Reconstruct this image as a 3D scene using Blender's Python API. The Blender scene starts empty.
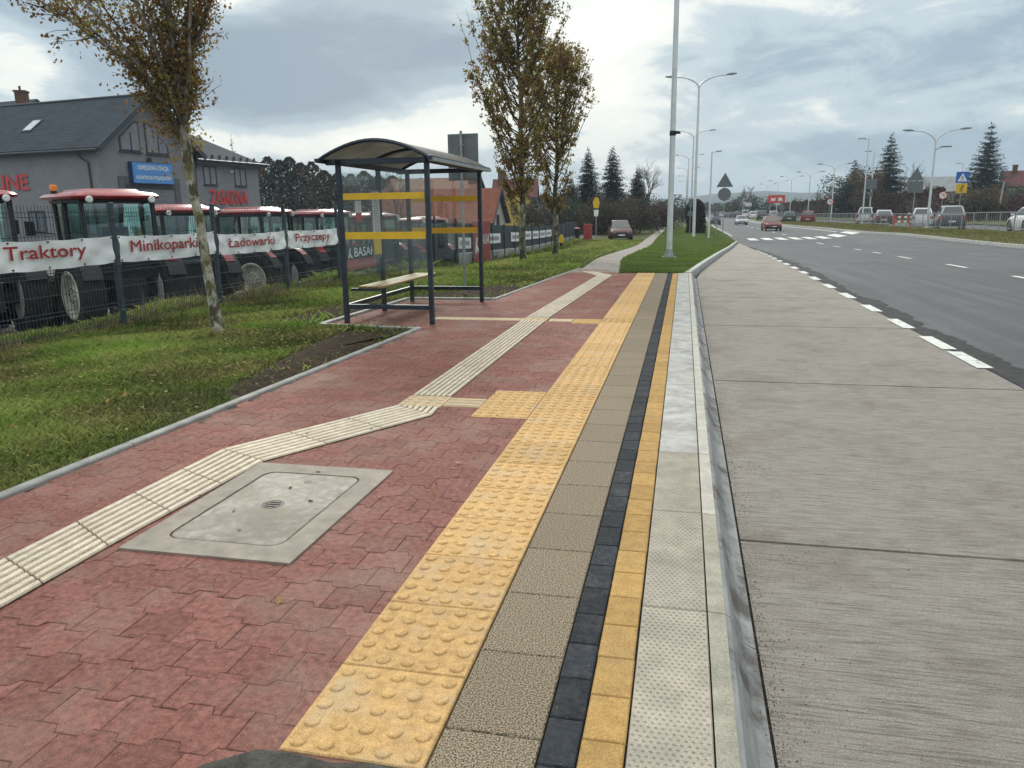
import bpy, bmesh, math, random
import numpy as np
from mathutils import Vector, Matrix
R = math.radians
SC = bpy.context.scene
COL = SC.collection
random.seed(7); RNG = np.random.default_rng(7)

# ---------------------------------------------------------------- camera
EYE = Vector((0, 0, 1.4)); FOC = 769.0
PITCH, YAW, ROLL = R(12.577), R(12.551), R(-0.8)
fw = Vector((-math.sin(YAW)*math.cos(PITCH), math.cos(YAW)*math.cos(PITCH), -math.sin(PITCH)))
r0 = Vector((math.cos(YAW), math.sin(YAW), 0)); u0 = r0.cross(fw)
rt = r0*math.cos(ROLL) + u0*math.sin(ROLL); up = -r0*math.sin(ROLL) + u0*math.cos(ROLL)
cd = bpy.data.cameras.new('camera'); cam = bpy.data.objects.new('camera', cd); COL.objects.link(cam)
cam.matrix_world = Matrix(((rt.x, up.x, -fw.x, EYE.x), (rt.y, up.y, -fw.y, EYE.y), (rt.z, up.z, -fw.z, EYE.z), (0, 0, 0, 1)))
cd.sensor_width = 36; cd.lens = FOC*36/1024; cd.clip_start = 0.05; cd.clip_end = 20000
SC.camera = cam
SC.view_settings.view_transform = 'Standard'; SC.view_settings.look = 'None'
SC.view_settings.exposure = 0.28; SC.view_settings.gamma = 1; SC.view_settings.use_curve_mapping = False
SC.cycles.max_bounces = 8; SC.cycles.transparent_max_bounces = 16; SC.cycles.volume_bounces = 0
SC.cycles.use_denoising = True

# ---------------------------------------------------------------- sky and sun
SUN_EL, SUN_AZ = R(27), R(-22)          # azimuth from +Y towards +X
world = bpy.data.worlds.new('World'); SC.world = world; world.use_nodes = True
def build_sky():
    nt = world.node_tree; N = nt.nodes; Lk = nt.links; N.clear()
    def node(t, **k):
        n = N.new(t)
        for a, b in k.items(): setattr(n, a, b)
        return n
    def math_(op, a, b=None, c=None, clamp=False):
        n = node('ShaderNodeMath', operation=op, use_clamp=clamp)
        for i, v in enumerate((a, b, c)):
            if v is None: continue
            if isinstance(v, (int, float)): n.inputs[i].default_value = v
            else: Lk.new(v, n.inputs[i])
        return n.outputs[0]
    sky = node('ShaderNodeTexSky', sky_type='NISHITA', sun_disc=False)
    sky.sun_elevation = SUN_EL; sky.sun_rotation = SUN_AZ; sky.air_density = 1.3; sky.dust_density = 3.0
    tc = node('ShaderNodeTexCoord'); sep = node('ShaderNodeSeparateXYZ'); Lk.new(tc.outputs['Generated'], sep.inputs[0])
    x, y, z = sep.outputs
    az = math_('MULTIPLY', math_('ARCTAN2', x, y), 57.2958); el = math_('MULTIPLY', math_('ARCSINE', z), 57.2958)
    comb = node('ShaderNodeCombineXYZ'); Lk.new(x, comb.inputs[0]); Lk.new(y, comb.inputs[1]); Lk.new(math_('MULTIPLY', z, 2.6), comb.inputs[2])
    def noise(scale, detail, rough, dist, off):
        m = node('ShaderNodeMapping'); Lk.new(comb.outputs[0], m.inputs[0]); m.inputs['Location'].default_value = off
        n = node('ShaderNodeTexNoise'); Lk.new(m.outputs[0], n.inputs['Vector'])
        n.inputs['Scale'].default_value = scale; n.inputs['Detail'].default_value = detail
        n.inputs['Roughness'].default_value = rough; n.inputs['Distortion'].default_value = dist
        return n.outputs['Fac']
    big = noise(2.2, 11, 0.55, 0.35, (3.1, 1.7, 0.4)); fine = noise(8.0, 12, 0.66, 0.6, (0.3, 5.2, 2.2))
    v = math_('ADD', math_('MULTIPLY', math_('SUBTRACT', big, 0.5), 1.7), math_('MULTIPLY', math_('SUBTRACT', fine, 0.5), 0.75))
    v = math_('ADD', v, 0.46)
    # large cloud masses and openings: azimuth, elevation, widths, strength
    for (a0, e0, sa, se, amp) in [(-30, 10.5, 7.0, 3.0, -0.36), (-27, 7.5, 5, 2.0, -0.22), (-24, 4.8, 9, 1.2, 0.50), (-17, 5.8, 5.5, 2.1, 0.46),
                                  (-43, 9.3, 2.2, 1.6, 0.50), (-36.5, 5.0, 6, 1.3, 0.34), (-31.5, 13.8, 3.5, 1.2, 0.42), (-5.5, 9.0, 3.2, 4.5, 0.42), (-16, 8.2, 3, 1.6, 0.16), (4, 6.5, 6, 1.5, 0.14), (-42, 12.5, 5, 1.3, -0.2),
                                  (-19, 11.5, 5, 2.5, -0.12), (-2.5, 6.0, 3.0, 2.0, 0.16), (12, 8, 11, 6, -0.05), (4, 2.2, 22, 1.8, 0.20), (-8, 13, 5, 1.2, 0.22), (6, 13.5, 6, 1.3, 0.12)]:
        da = math_('DIVIDE', math_('SUBTRACT', az, a0), sa); de = math_('DIVIDE', math_('SUBTRACT', el, e0), se)
        q = math_('ADD', math_('MULTIPLY', da, da), math_('MULTIPLY', de, de))
        v = math_('ADD', v, math_('MULTIPLY', math_('EXPONENT', math_('MULTIPLY', q, -0.7)), amp))
    ramp = node('ShaderNodeValToRGB'); Lk.new(v, ramp.inputs[0]); cr = ramp.color_ramp; cr.interpolation = 'EASE'
    cr.elements[0].position = 0.05; cr.elements[0].color = (0.215, 0.305, 0.40, 1)
    cr.elements[1].position = 1.0; cr.elements[1].color = (1.03, 1.02, 0.93, 1)
    for p, c in ((0.32, (0.315, 0.42, 0.505, 1)), (0.52, (0.49, 0.59, 0.645, 1)), (0.70, (0.81, 0.845, 0.815, 1))):
        e = cr.elements.new(p); e.color = c
    # an overcast sky is brighter towards the zenith
    gain = math_('ADD', 0.98, math_('MULTIPLY', math_('DIVIDE', math_('SUBTRACT', el, 16), 50, clamp=True), 1.5))
    mul = node('ShaderNodeVectorMath', operation='SCALE'); Lk.new(ramp.outputs[0], mul.inputs[0]); Lk.new(math_('MULTIPLY', gain, 10.0), mul.inputs['Scale'])
    warm = node('ShaderNodeMix', data_type='RGBA', blend_type='MULTIPLY'); Lk.new(math_('DIVIDE', math_('SUBTRACT', el, 16), 25, clamp=True), warm.inputs['Factor'])
    Lk.new(mul.outputs[0], warm.inputs['A']); warm.inputs['B'].default_value = (1.12, 0.99, 0.87, 1)
    mix = node('ShaderNodeMix', data_type='RGBA'); mix.inputs['Factor'].default_value = 0.97
    Lk.new(sky.outputs[0], mix.inputs['A']); Lk.new(warm.outputs['Result'], mix.inputs['B'])
    bg = node('ShaderNodeBackground'); bg.inputs['Strength'].default_value = 0.1; Lk.new(mix.outputs['Result'], bg.inputs['Color'])
    out = node('ShaderNodeOutputWorld'); Lk.new(bg.outputs[0], out.inputs['Surface'])
build_sky()
sl = bpy.data.lights.new('sun', 'SUN'); sl.energy = 2.0; sl.angle = R(14); sl.color = (1.0, 0.95, 0.86)
sun = bpy.data.objects.new('sun', sl); COL.objects.link(sun)
sd = Vector((math.sin(SUN_AZ)*math.cos(SUN_EL), math.cos(SUN_AZ)*math.cos(SUN_EL), math.sin(SUN_EL)))
sun.rotation_euler = (-sd).to_track_quat('-Z', 'Y').to_euler(); sun.location = (0, 0, 60)

# ---------------------------------------------------------------- helpers
def S(t):
    t = max(0.0, min(1.0, t)); return t*t*(3-2*t)
def gz(x, y):                                   # height of the land, metres
    l = -0.8*S((y-16)/42) - 0.1*S((y-80)/60) - 0.3*S((-x-4)/3)*S((y-14)/14)*(1-S((y-35)/25))
    r = -0.02 - 0.2*S((y-45)/22) - 0.12*S((y-78)/25)
    w = S((x-10.5)/4.5); z = l*(1-w) + r*w
    yd = -0.6 - 0.3*S((y-11)/6); wy = S((-x-7.5)/1.6)*(1-S((y-60)/20))
    return z*(1-wy) + min(z, yd)*wy
def survey(px, py, D):                          # a point D metres deep along the line of sight, used to lay out distant things
    d = rt*((px-512)/FOC) - up*((py-384)/FOC) + fw
    return EYE + d*D
def tag(o, label=None, cat=None, group=None, kind=None):
    if label: o['label'] = label
    if cat: o['category'] = cat
    if group: o['group'] = group
    if kind: o['kind'] = kind
    return o
def thing(name, label, cat, loc=(0, 0, 0), rz=0.0, group=None):
    o = bpy.data.objects.new(name, None); COL.objects.link(o); o.location = loc; o.rotation_euler = (0, 0, rz)
    o.empty_display_size = 0.2
    return tag(o, label, cat, group)
def copy_tree(o, parent=None):
    c = o.copy(); COL.objects.link(c)
    if parent: c.parent = parent
    for ch in list(o.children): copy_tree(ch, c)
    return c

def frame(dirv):
    d = Vector(dirv).normalized(); a = Vector((0, 0, 1)) if abs(d.z) < 0.95 else Vector((1, 0, 0))
    s = d.cross(a).normalized(); return d, s, s.cross(d).normalized()

class MB:
    def __init__(s): s.v = []; s.f = []; s.m = []; s.t = []
    def add(s, vs, fs, mi=0, tone=0.5):
        b = len(s.v); s.v.extend([tuple(p) for p in vs])
        for f in fs: s.f.append(tuple(i+b for i in f)); s.m.append(mi); s.t.append(tone)
        return s
    def box(s, c, d, rz=0.0, mi=0, rot=None, tone=0.5):
        x, y, z = d[0]/2, d[1]/2, d[2]/2
        P = [Vector(p) for p in ((-x,-y,-z),(x,-y,-z),(x,y,-z),(-x,y,-z),(-x,-y,z),(x,-y,z),(x,y,z),(-x,y,z))]
        M = rot if rot is not None else Matrix.Rotation(rz, 3, 'Z')
        P = [M @ p + Vector(c) for p in P]
        return s.add(P, [(0,3,2,1),(4,5,6,7),(0,1,5,4),(1,2,6,5),(2,3,7,6),(3,0,4,7)], mi, tone)
    def bar(s, a, b, w, h, mi=0):                # rectangular bar between two points
        a, b = Vector(a), Vector(b); d, sd_, u_ = frame(b-a); sd_ = sd_*w/2; u_ = u_*h/2
        P = [a-sd_-u_, a+sd_-u_, a+sd_+u_, a-sd_+u_, b-sd_-u_, b+sd_-u_, b+sd_+u_, b-sd_+u_]
        return s.add(P, [(0,1,2,3),(7,6,5,4),(0,4,5,1),(1,5,6,2),(2,6,7,3),(3,7,4,0)], mi)
    def tube(s, pts, rad, n=8, mi=0, cap=True, tone=0.5):
        pts = [Vector(p) for p in pts]; k = len(pts)
        if not isinstance(rad, (list, tuple)): rad = [rad]*k
        vs, fs = [], []; ref = None
        for i, p in enumerate(pts):
            d = (pts[min(i+1, k-1)]-pts[max(i-1, 0)])
            if d.length < 1e-9: d = Vector((0, 0, 1))
            d.normalize()
            if ref is None: _, ref, _ = frame(d)
            a = (ref - d*ref.dot(d)).normalized(); b = d.cross(a); ref = a
            for j in range(n):
                t = 2*math.pi*j/n; vs.append(p + (a*math.cos(t)+b*math.sin(t))*rad[i])
        for i in range(k-1):
            for j in range(n):
                q = (j+1) % n; fs.append((i*n+j, i*n+q, (i+1)*n+q, (i+1)*n+j))
        if cap: fs.append(tuple(range(n-1, -1, -1))); fs.append(tuple((k-1)*n+j for j in range(n)))
        return s.add(vs, fs, mi, tone)
    def cyl(s, a, b, r, r2=None, n=14, mi=0): return s.tube([a, b], [r, r if r2 is None else r2], n, mi)
    def lathe(s, prof, c=(0, 0, 0), axis='z', n=20, mi=0, closed=False):    # prof: (radius, along)
        vs, fs = [], []; k = len(prof)
        for (r, h) in prof:
            for j in range(n):
                t = 2*math.pi*j/n; a, b = r*math.cos(t), r*math.sin(t)
                p = (a, b, h) if axis == 'z' else ((h, a, b) if axis == 'x' else (a, h, b))
                vs.append(Vector(p)+Vector(c))
        for i in range(k-1):
            for j in range(n):
                q = (j+1) % n; fs.append((i*n+j, i*n+q, (i+1)*n+q, (i+1)*n+j))
        if closed:
            for j in range(n):
                q = (j+1) % n; fs.append(((k-1)*n+j, (k-1)*n+q, q, j))
        else:
            fs.append(tuple(range(n-1, -1, -1))); fs.append(tuple((k-1)*n+j for j in range(n)))
        return s.add(vs, fs, mi)
    def prism(s, poly, o, e1, e2, e3, mi=0):     # polygon in plane (e1,e2) at o, extruded along vector e3
        o, e1, e2, e3 = Vector(o), Vector(e1), Vector(e2), Vector(e3); n = len(poly)
        A = [o+e1*a+e2*b for a, b in poly]; B = [p+e3 for p in A]
        fs = [tuple(range(n-1, -1, -1)), tuple(range(n, 2*n))] + [(i, (i+1) % n, n+(i+1) % n, n+i) for i in range(n)]
        return s.add(A+B, fs, mi)
    def quad(s, a, b, c, d, mi=0): return s.add([a, b, c, d], [(0, 1, 2, 3)], mi)
    def loft(s, rings, mi=0, cap=True):
        n = len(rings[0]); vs = [p for r_ in rings for p in r_]; fs = []
        for i in range(len(rings)-1):
            for j in range(n):
                q = (j+1) % n; fs.append((i*n+j, i*n+q, (i+1)*n+q, (i+1)*n+j))
        if cap: fs.append(tuple(range(n-1, -1, -1))); fs.append(tuple((len(rings)-1)*n+j for j in range(n)))
        return s.add(vs, fs, mi)
    def build(s, name, mats, parent=None, smooth=0.0, bevel=0.0, fixn=True, seg=2, kind=None, tone=False):
        me = bpy.data.meshes.new(name); me.from_pydata(s.v, [], s.f); me.update()
        mats = mats if isinstance(mats, (list, tuple)) else [mats]
        for m in mats: me.materials.append(m)
        if any(s.m): me.polygons.foreach_set('material_index', s.m)
        if tone:
            at = me.attributes.new('tone', 'FLOAT', 'FACE'); at.data.foreach_set('value', s.t)
        if fixn:
            bm = bmesh.new(); bm.from_mesh(me); bmesh.ops.recalc_face_normals(bm, faces=bm.faces); bm.to_mesh(me); bm.free()
        if smooth:
            me.polygons.foreach_set('use_smooth', [True]*len(me.polygons)); me.set_sharp_from_angle(angle=R(smooth))
        o = bpy.data.objects.new(name, me); COL.objects.link(o)
        if parent is not None: o.parent = parent
        if bevel:
            b = o.modifiers.new('bevel', 'BEVEL'); b.width = bevel; b.segments = seg; b.limit_method = 'ANGLE'; b.angle_limit = R(35)
        if kind: o['kind'] = kind
        return o

def np_mesh(name, V, Fc, mat, parent=None, tone=None, kind=None, smooth=False):
    V = np.asarray(V, dtype=np.float32).reshape(-1, 3); Fc = np.asarray(Fc, dtype=np.int32); k = Fc.shape[1]; n = len(Fc)
    me = bpy.data.meshes.new(name); me.vertices.add(len(V)); me.vertices.foreach_set('co', V.ravel())
    me.loops.add(n*k); me.loops.foreach_set('vertex_index', Fc.ravel())
    me.polygons.add(n); me.polygons.foreach_set('loop_start', np.arange(0, n*k, k, dtype=np.int32))
    try: me.polygons.foreach_set('loop_total', np.full(n, k, dtype=np.int32))
    except Exception: pass
    me.update(calc_edges=True); me.validate()
    me.materials.append(mat)
    if tone is not None:
        at = me.attributes.new('tone', 'FLOAT', 'FACE'); at.data.foreach_set('value', np.asarray(tone, dtype=np.float32))
    if smooth: me.polygons.foreach_set('use_smooth', [True]*n)
    o = bpy.data.objects.new(name, me); COL.objects.link(o)
    if parent is not None: o.parent = parent
    if kind: o['kind'] = kind
    return o
def cards(name, P, size, mat, parent=None, tone=None, aspect=0.6, kind=None, flat=0.0):
    """small folded leaf quads at the points P"""
    P = np.asarray(P, dtype=float); n = len(P)
    a = RNG.normal(size=(n, 3)); a[:, 2] *= (1-flat); a /= np.linalg.norm(a, axis=1)[:, None]
    b = RNG.normal(size=(n, 3)); b[:, 2] *= (1-flat); b -= a*np.sum(a*b, axis=1)[:, None]; b /= np.linalg.norm(b, axis=1)[:, None]
    sz = (np.asarray(size)*RNG.uniform(0.6, 1.25, n))[:, None]
    V = np.stack([P-a*sz*.5, P+b*sz*.5*aspect, P+a*sz*.5, P-b*sz*.5*aspect], axis=1)
    F_ = np.arange(n*4).reshape(n, 4)
    return np_mesh(name, V, F_, mat, parent, RNG.uniform(0, 1, n) if tone is None else tone, kind)

# ---------------------------------------------------------------- materials
MATS = {}
def mat(name, col, rough=0.6, metal=0.0, var=0.12, scale=8.0, bump=0.0, bscale=60.0, col2=None, world_co=False, tone=0.0, spec=0.5, vec=(1, 1, 1), detail=6, edge=(0.35, 0.65), dirt=None, coat=0.0, trans=0.0):
    if name in MATS: return MATS[name]
    if rough >= 0.9 and spec == 0.5: spec = 0.12
    m = bpy.data.materials.new(name); m.use_nodes = True; nt = m.node_tree; N = nt.nodes; Lk = nt.links
    b = N['Principled BSDF']; b.inputs['Roughness'].default_value = rough; b.inputs['Metallic'].default_value = metal
    b.inputs['Specular IOR Level'].default_value = spec; b.inputs['Coat Weight'].default_value = coat
    tc = N.new('ShaderNodeTexCoord'); geo = N.new('ShaderNodeNewGeometry')
    mp = N.new('ShaderNodeMapping'); Lk.new(geo.outputs['Position'] if world_co else tc.outputs['Object'], mp.inputs[0]); mp.inputs['Scale'].default_value = vec
    no = N.new('ShaderNodeTexNoise'); Lk.new(mp.outputs[0], no.inputs['Vector']); no.inputs['Scale'].default_value = scale; no.inputs['Detail'].default_value = detail; no.inputs['Roughness'].default_value = 0.62
    c2 = col2 if col2 else tuple(c*(1-var*2) for c in col); c1 = col if col2 else tuple(min(1, c*(1+var)) for c in col)
    mr = N.new('ShaderNodeMapRange'); Lk.new(no.outputs['Fac'], mr.inputs[0]); mr.inputs[1].default_value = edge[0]; mr.inputs[2].default_value = edge[1]
    mx = N.new('ShaderNodeMix'); mx.data_type = 'RGBA'; Lk.new(mr.outputs[0], mx.inputs['Factor']); mx.inputs['A'].default_value = (*c2, 1); mx.inputs['B'].default_value = (*c1, 1)
    cout = mx.outputs['Result']
    if dirt:                                    # (colour, scale, low, high, strength): broad soiling with a shape of its own
        n2 = N.new('ShaderNodeTexNoise'); Lk.new(geo.outputs['Position'] if world_co else tc.outputs['Object'], n2.inputs['Vector']); n2.inputs['Scale'].default_value = dirt[1]; n2.inputs['Detail'].default_value = 7; n2.inputs['Roughness'].default_value = 0.7
        r2 = N.new('ShaderNodeMapRange'); Lk.new(n2.outputs['Fac'], r2.inputs[0]); r2.inputs[1].default_value = dirt[2]; r2.inputs[2].default_value = dirt[3]; r2.inputs[4].default_value = dirt[4]
        m2 = N.new('ShaderNodeMix'); m2.data_type = 'RGBA'; Lk.new(r2.outputs[0], m2.inputs['Factor']); Lk.new(cout, m2.inputs['A']); m2.inputs['B'].default_value = (*dirt[0], 1); cout = m2.outputs['Result']
    if tone:
        at = N.new('ShaderNodeAttribute'); at.attribute_name = 'tone'
        r3 = N.new('ShaderNodeMapRange'); Lk.new(at.outputs['Fac'], r3.inputs[0]); r3.inputs[3].default_value = 1-tone; r3.inputs[4].default_value = 1+tone
        vm = N.new('ShaderNodeVectorMath'); vm.operation = 'SCALE'; Lk.new(cout, vm.inputs[0]); Lk.new(r3.outputs[0], vm.inputs['Scale']); cout = vm.outputs[0]
    if world_co and rough >= 0.74:              # fine grain of the aggregate
        ng = N.new('ShaderNodeTexNoise'); Lk.new(geo.outputs['Position'], ng.inputs['Vector']); ng.inputs['Scale'].default_value = 210; ng.inputs['Detail'].default_value = 3; ng.inputs['Roughness'].default_value = 0.8
        rg = N.new('ShaderNodeMapRange'); Lk.new(ng.outputs['Fac'], rg.inputs[0]); rg.inputs[1].default_value = 0.36; rg.inputs[2].default_value = 0.64; rg.inputs[3].default_value = 0.70; rg.inputs[4].default_value = 1.26
        vg = N.new('ShaderNodeVectorMath'); vg.operation = 'SCALE'; Lk.new(cout, vg.inputs[0]); Lk.new(rg.outputs[0], vg.inputs['Scale']); cout = vg.outputs[0]
    Lk.new(cout, b.inputs['Base Color'])
    if bump:
        n4 = N.new('ShaderNodeTexNoise'); Lk.new(mp.outputs[0], n4.inputs['Vector']); n4.inputs['Scale'].default_value = bscale; n4.inputs['Detail'].default_value = 5; n4.inputs['Roughness'].default_value = 0.7
        bp = N.new('ShaderNodeBump'); Lk.new(n4.outputs['Fac'], bp.inputs['Height']); bp.inputs['Strength'].default_value = 1.0; bp.inputs['Distance'].default_value = bump; Lk.new(bp.outputs[0], b.inputs['Normal'])
    if trans:
        tr = N.new('ShaderNodeBsdfTranslucent'); Lk.new(cout, tr.inputs['Color']); ms = N.new('ShaderNodeMixShader'); ms.inputs[0].default_value = trans
        Lk.new(b.outputs[0], ms.inputs[1]); Lk.new(tr.outputs[0], ms.inputs[2]); Lk.new(ms.outputs[0], N['Material Output'].inputs['Surface'])
    MATS[name] = m; return m
def glass(name, tint=(0.8, 0.9, 0.88), refl=0.12, rough=0.02):
    if name in MATS: return MATS[name]
    m = bpy.data.materials.new(name); m.use_nodes = True; nt = m.node_tree; N = nt.nodes; Lk = nt.links; N.remove(N['Principled BSDF'])
    t = N.new('ShaderNodeBsdfTransparent'); t.inputs[0].default_value = (*tint, 1); g = N.new('ShaderNodeBsdfGlossy'); g.inputs['Roughness'].default_value = rough
    lw = N.new('ShaderNodeLayerWeight'); lw.inputs[0].default_value = 0.25
    ma = N.new('ShaderNodeMath'); ma.operation = 'MULTIPLY_ADD'; Lk.new(lw.outputs['Fresnel'], ma.inputs[0]); ma.inputs[1].default_value = 0.8; ma.inputs[2].default_value = refl*0.4
    mx = N.new('ShaderNodeMixShader'); Lk.new(ma.outputs[0], mx.inputs[0]); Lk.new(t.outputs[0], mx.inputs[1]); Lk.new(g.outputs[0], mx.inputs[2])
    Lk.new(mx.outputs[0], N['Material Output'].inputs['Surface']); MATS[name] = m; return m

M_steel = mat('galvanised_steel', (0.30, 0.315, 0.32), 0.45, 0.35, 0.12, 14, 0.0004, 80)
M_darksteel = mat('dark_blue_powder_coat', (0.022, 0.034, 0.052), 0.42, 0.1, 0.2, 10)
M_fencepost = mat('anthracite_post', (0.055, 0.075, 0.095), 0.5, 0.2, 0.15, 10)
M_wire = mat('anthracite_wire', (0.028, 0.042, 0.058), 0.6, 0.0, 0.1, 10)
M_red = mat('tractor_red', (0.34, 0.012, 0.020), 0.3, 0.0, 0.15, 3, coat=0.5, dirt=((0.25, 0.2, 0.17), 4, 0.52, 0.8, 0.5))
M_black = mat('black_plastic', (0.012, 0.013, 0.016), 0.6, 0, 0.25, 8)
M_dark = mat('dark_cast_metal', (0.014, 0.015, 0.019), 0.7, 0.0, 0.3, 8)
M_rubber = mat('tyre_rubber', (0.018, 0.018, 0.019), 0.85, 0, 0.3, 12, 0.002, 60)
M_rim = mat('cream_rim_paint', (0.62, 0.60, 0.53), 0.45, 0.0, 0.12, 8, dirt=((0.3, 0.25, 0.2), 5, 0.5, 0.8, 0.6))
M_carrim = mat('alloy_rim', (0.35, 0.36, 0.38), 0.35, 0.7, 0.1, 8)
M_carglass = mat('dark_car_glass', (0.03, 0.04, 0.048), 0.06, 0, 0.1, 3, spec=0.9)
M_glass = glass('clear_shelter_glass', (0.86, 0.92, 0.90), 0.1)
M_cabglass = glass('green_cab_glass', (0.52, 0.72, 0.68), 0.35)
M_lampglass = mat('lamp_lens', (0.75, 0.75, 0.72), 0.15, 0.1, 0.1, 8, spec=0.8)
M_amber = mat('amber_lens', (0.75, 0.22, 0.02), 0.25, 0, 0.1, 8)
M_white = mat('white_vinyl', (0.84, 0.85, 0.86), 0.55, 0, 0.06, 3, 0.01, 3.5)
M_textred = mat('dark_red_print', (0.36, 0.03, 0.03), 0.6, 0, 0.05, 8)
M_textwhite = mat('white_print', (0.8, 0.8, 0.8), 0.6, 0, 0.03, 8)
M_boardred = mat('red_board', (0.33, 0.045, 0.045), 0.5, 0, 0.12, 3)
M_yellow = mat('yellow_band', (0.78, 0.46, 0.02), 0.45, 0, 0.06, 6)
M_conc = mat('light_concrete', (0.40, 0.39, 0.37), 0.85, 0, 0.15, 5, 0.003, 70, dirt=((0.22, 0.21, 0.2), 2.3, 0.5, 0.75, 0.5))
M_lampwhite = mat('white_mast_paint', (0.64, 0.66, 0.67), 0.4, 0.15, 0.08, 3, dirt=((0.3, 0.3, 0.29), 3, 0.55, 0.8, 0.5))
M_signback = mat('grey_sign_back', (0.15, 0.165, 0.175), 0.5, 0.3, 0.1, 6)
# ---------------------------------------------------------------- the ground and everything laid on it
YR = sorted(set([-4, -2, 0] + list(range(1, 16)) + list(range(16, 132, 2)) + list(range(140, 420, 20)) + [460, 560, 700, 1000, 1600, 2600, 4200]))
def gl(x, y):                                   # height along the shared rows, so that stacked sheets stay parallel
    import bisect
    if y <= YR[0]: return gz(x, YR[0])
    if y >= YR[-1]: return gz(x, YR[-1])
    i = bisect.bisect_right(YR, y); a, b = YR[i-1], YR[i]; t = (y-a)/(b-a)
    return gz(x, a)*(1-t) + gz(x, b)*t
def lerp(tab):                                  # piecewise-linear x(y)
    def f(y):
        if y <= tab[0][0]: return tab[0][1]
        for (a, p), (b, q) in zip(tab, tab[1:]):
            if y <= b: return p + (q-p)*(y-a)/(b-a)
        return tab[-1][1]
    return f
def const(c): return lambda y: c
def strip(name, xl, xr, y0, y1, off, m, nx=1, kind='structure', step=None, lump=0.0, mb=None, parent=None, thick=0.0):
    ys = [y0] + [y for y in YR if y0 < y < y1] + [y1]
    if step:
        ys = []; y = y0
        while y < y1: ys.append(y); y += step*(1 if y < 25 else 4)
        ys.append(y1)
    vs, fs = [], []
    for y in ys:
        a, b = xl(y), xr(y)
        for i in range(nx+1):
            x = a+(b-a)*i/nx; z = gl(x, y)+off
            if lump: z += lump*(math.sin(x*3.1+y*1.3)+math.sin(x*1.7-y*2.3+1)+math.sin(y*4.7+x*5.9))*0.4
            vs.append((x, y, z))
    for j in range(len(ys)-1):
        for i in range(nx):
            k = j*(nx+1)+i; fs.append((k, k+1, k+nx+2, k+nx+1))
    if mb is not None: mb.add(vs, fs); return None
    q = MB(); q.add(vs, fs); o = q.build(name, m, parent, fixn=False)
    if kind: o['kind'] = kind
    return o

KL = lerp([(1.0, -3.43), (8.95, -3.15), (12.28, -3.0), (19.9, -2.50), (25, -2.75), (61, -2.95), (107, -2.85), (250, -1.6)])       # left edge of the paving and path
PR = lerp([(18.0, -1.45), (25.2, -1.96), (45, -1.98), (61, -2.18), (107, -2.2), (250, -0.8)])                             # right edge of the path
TR = lerp([(18.1, 0.16), (19.98, 0.36), (26.94, 1.02), (52.5, 3.2), (56.6, 3.66), (72, 3.8), (110, 3.7), (211, 5.2), (300, 6.6), (420, 8)])    # right edge of the verge
BR = lerp([(0, 2.86), (17, 2.84), (26, 3.0), (40, 3.55), (50, 3.8), (57.5, 3.8)])                                          # outer edge of the bus bay
RL = lerp([(0, 2.8), (17, 2.8), (26, 2.95), (40, 3.5), (56, 3.66), (72, 3.8), (110, 3.7), (211, 5.2), (300, 6.6), (420, 8)])
RR = lerp([(0, 12.6), (34, 13.0), (55, 13.6), (65, 13.35), (95, 12.8), (146, 12.2), (250, 14.5), (420, 19)])
CL = lerp([(0, 17.6), (80, 17.4), (98, 17.0), (118, 15.6), (150, 14.6), (250, 17.5), (420, 22)])
CR = lerp([(0, 27), (80, 26.5), (98, 25.5), (118, 23), (150, 21), (250, 24), (420, 29)])

M_land = mat('far_land_grass', (0.09, 0.11, 0.045), 0.95, 0, 0.3, 0.05, world_co=True)
M_lawn = mat('lawn_soil_and_grass', (0.065, 0.085, 0.022), 0.95, 0, 0.25, 3.0, 0.02, 30, world_co=True, col2=(0.06, 0.058, 0.028), dirt=((0.05, 0.045, 0.03), 1.1, 0.52, 0.75, 0.6))
M_lawn2 = mat('verge_soil_and_grass', (0.075, 0.105, 0.032), 0.95, 0, 0.25, 2.0, 0.02, 30, world_co=True, col2=(0.095, 0.10, 0.042))
M_median = mat('median_soil_and_grass', (0.09, 0.11, 0.035), 0.95, 0, 0.25, 1.2, 0.02, 30, world_co=True, col2=(0.12, 0.11, 0.055))
M_yard = mat('yard_gravel', (0.12, 0.115, 0.105), 0.9, 0, 0.3, 2, 0.01, 40, world_co=True)
M_path = mat('gravel_path', (0.30, 0.275, 0.25), 0.9, 0, 0.15, 6, 0.006, 60, world_co=True, dirt=((0.17, 0.16, 0.13), 0.9, 0.5, 0.75, 0.7))
M_soil = mat('bare_soil', (0.050, 0.034, 0.022), 1.0, 0, 0.3, 9, 0.03, 26, world_co=True)
M_asph = mat('worn_asphalt', (0.098, 0.102, 0.110), 0.75, 0, 0.12, 1.3, 0.004, 120, world_co=True, vec=(3.0, 0.10, 1), dirt=((0.065, 0.068, 0.075), 0.35, 0.46, 0.66, 0.7), spec=0.3)
M_asph2 = mat('dark_patch_asphalt', (0.030, 0.030, 0.033), 0.85, 0, 0.3, 7, 0.012, 50, world_co=True, dirt=((0.13, 0.13, 0.13), 3.1, 0.55, 0.8, 0.5))
M_paint = mat('worn_road_paint', (0.66, 0.66, 0.64), 0.7, 0, 0.06, 9, world_co=True, dirt=((0.17, 0.17, 0.17), 12, 0.52, 0.68, 0.85))

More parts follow.
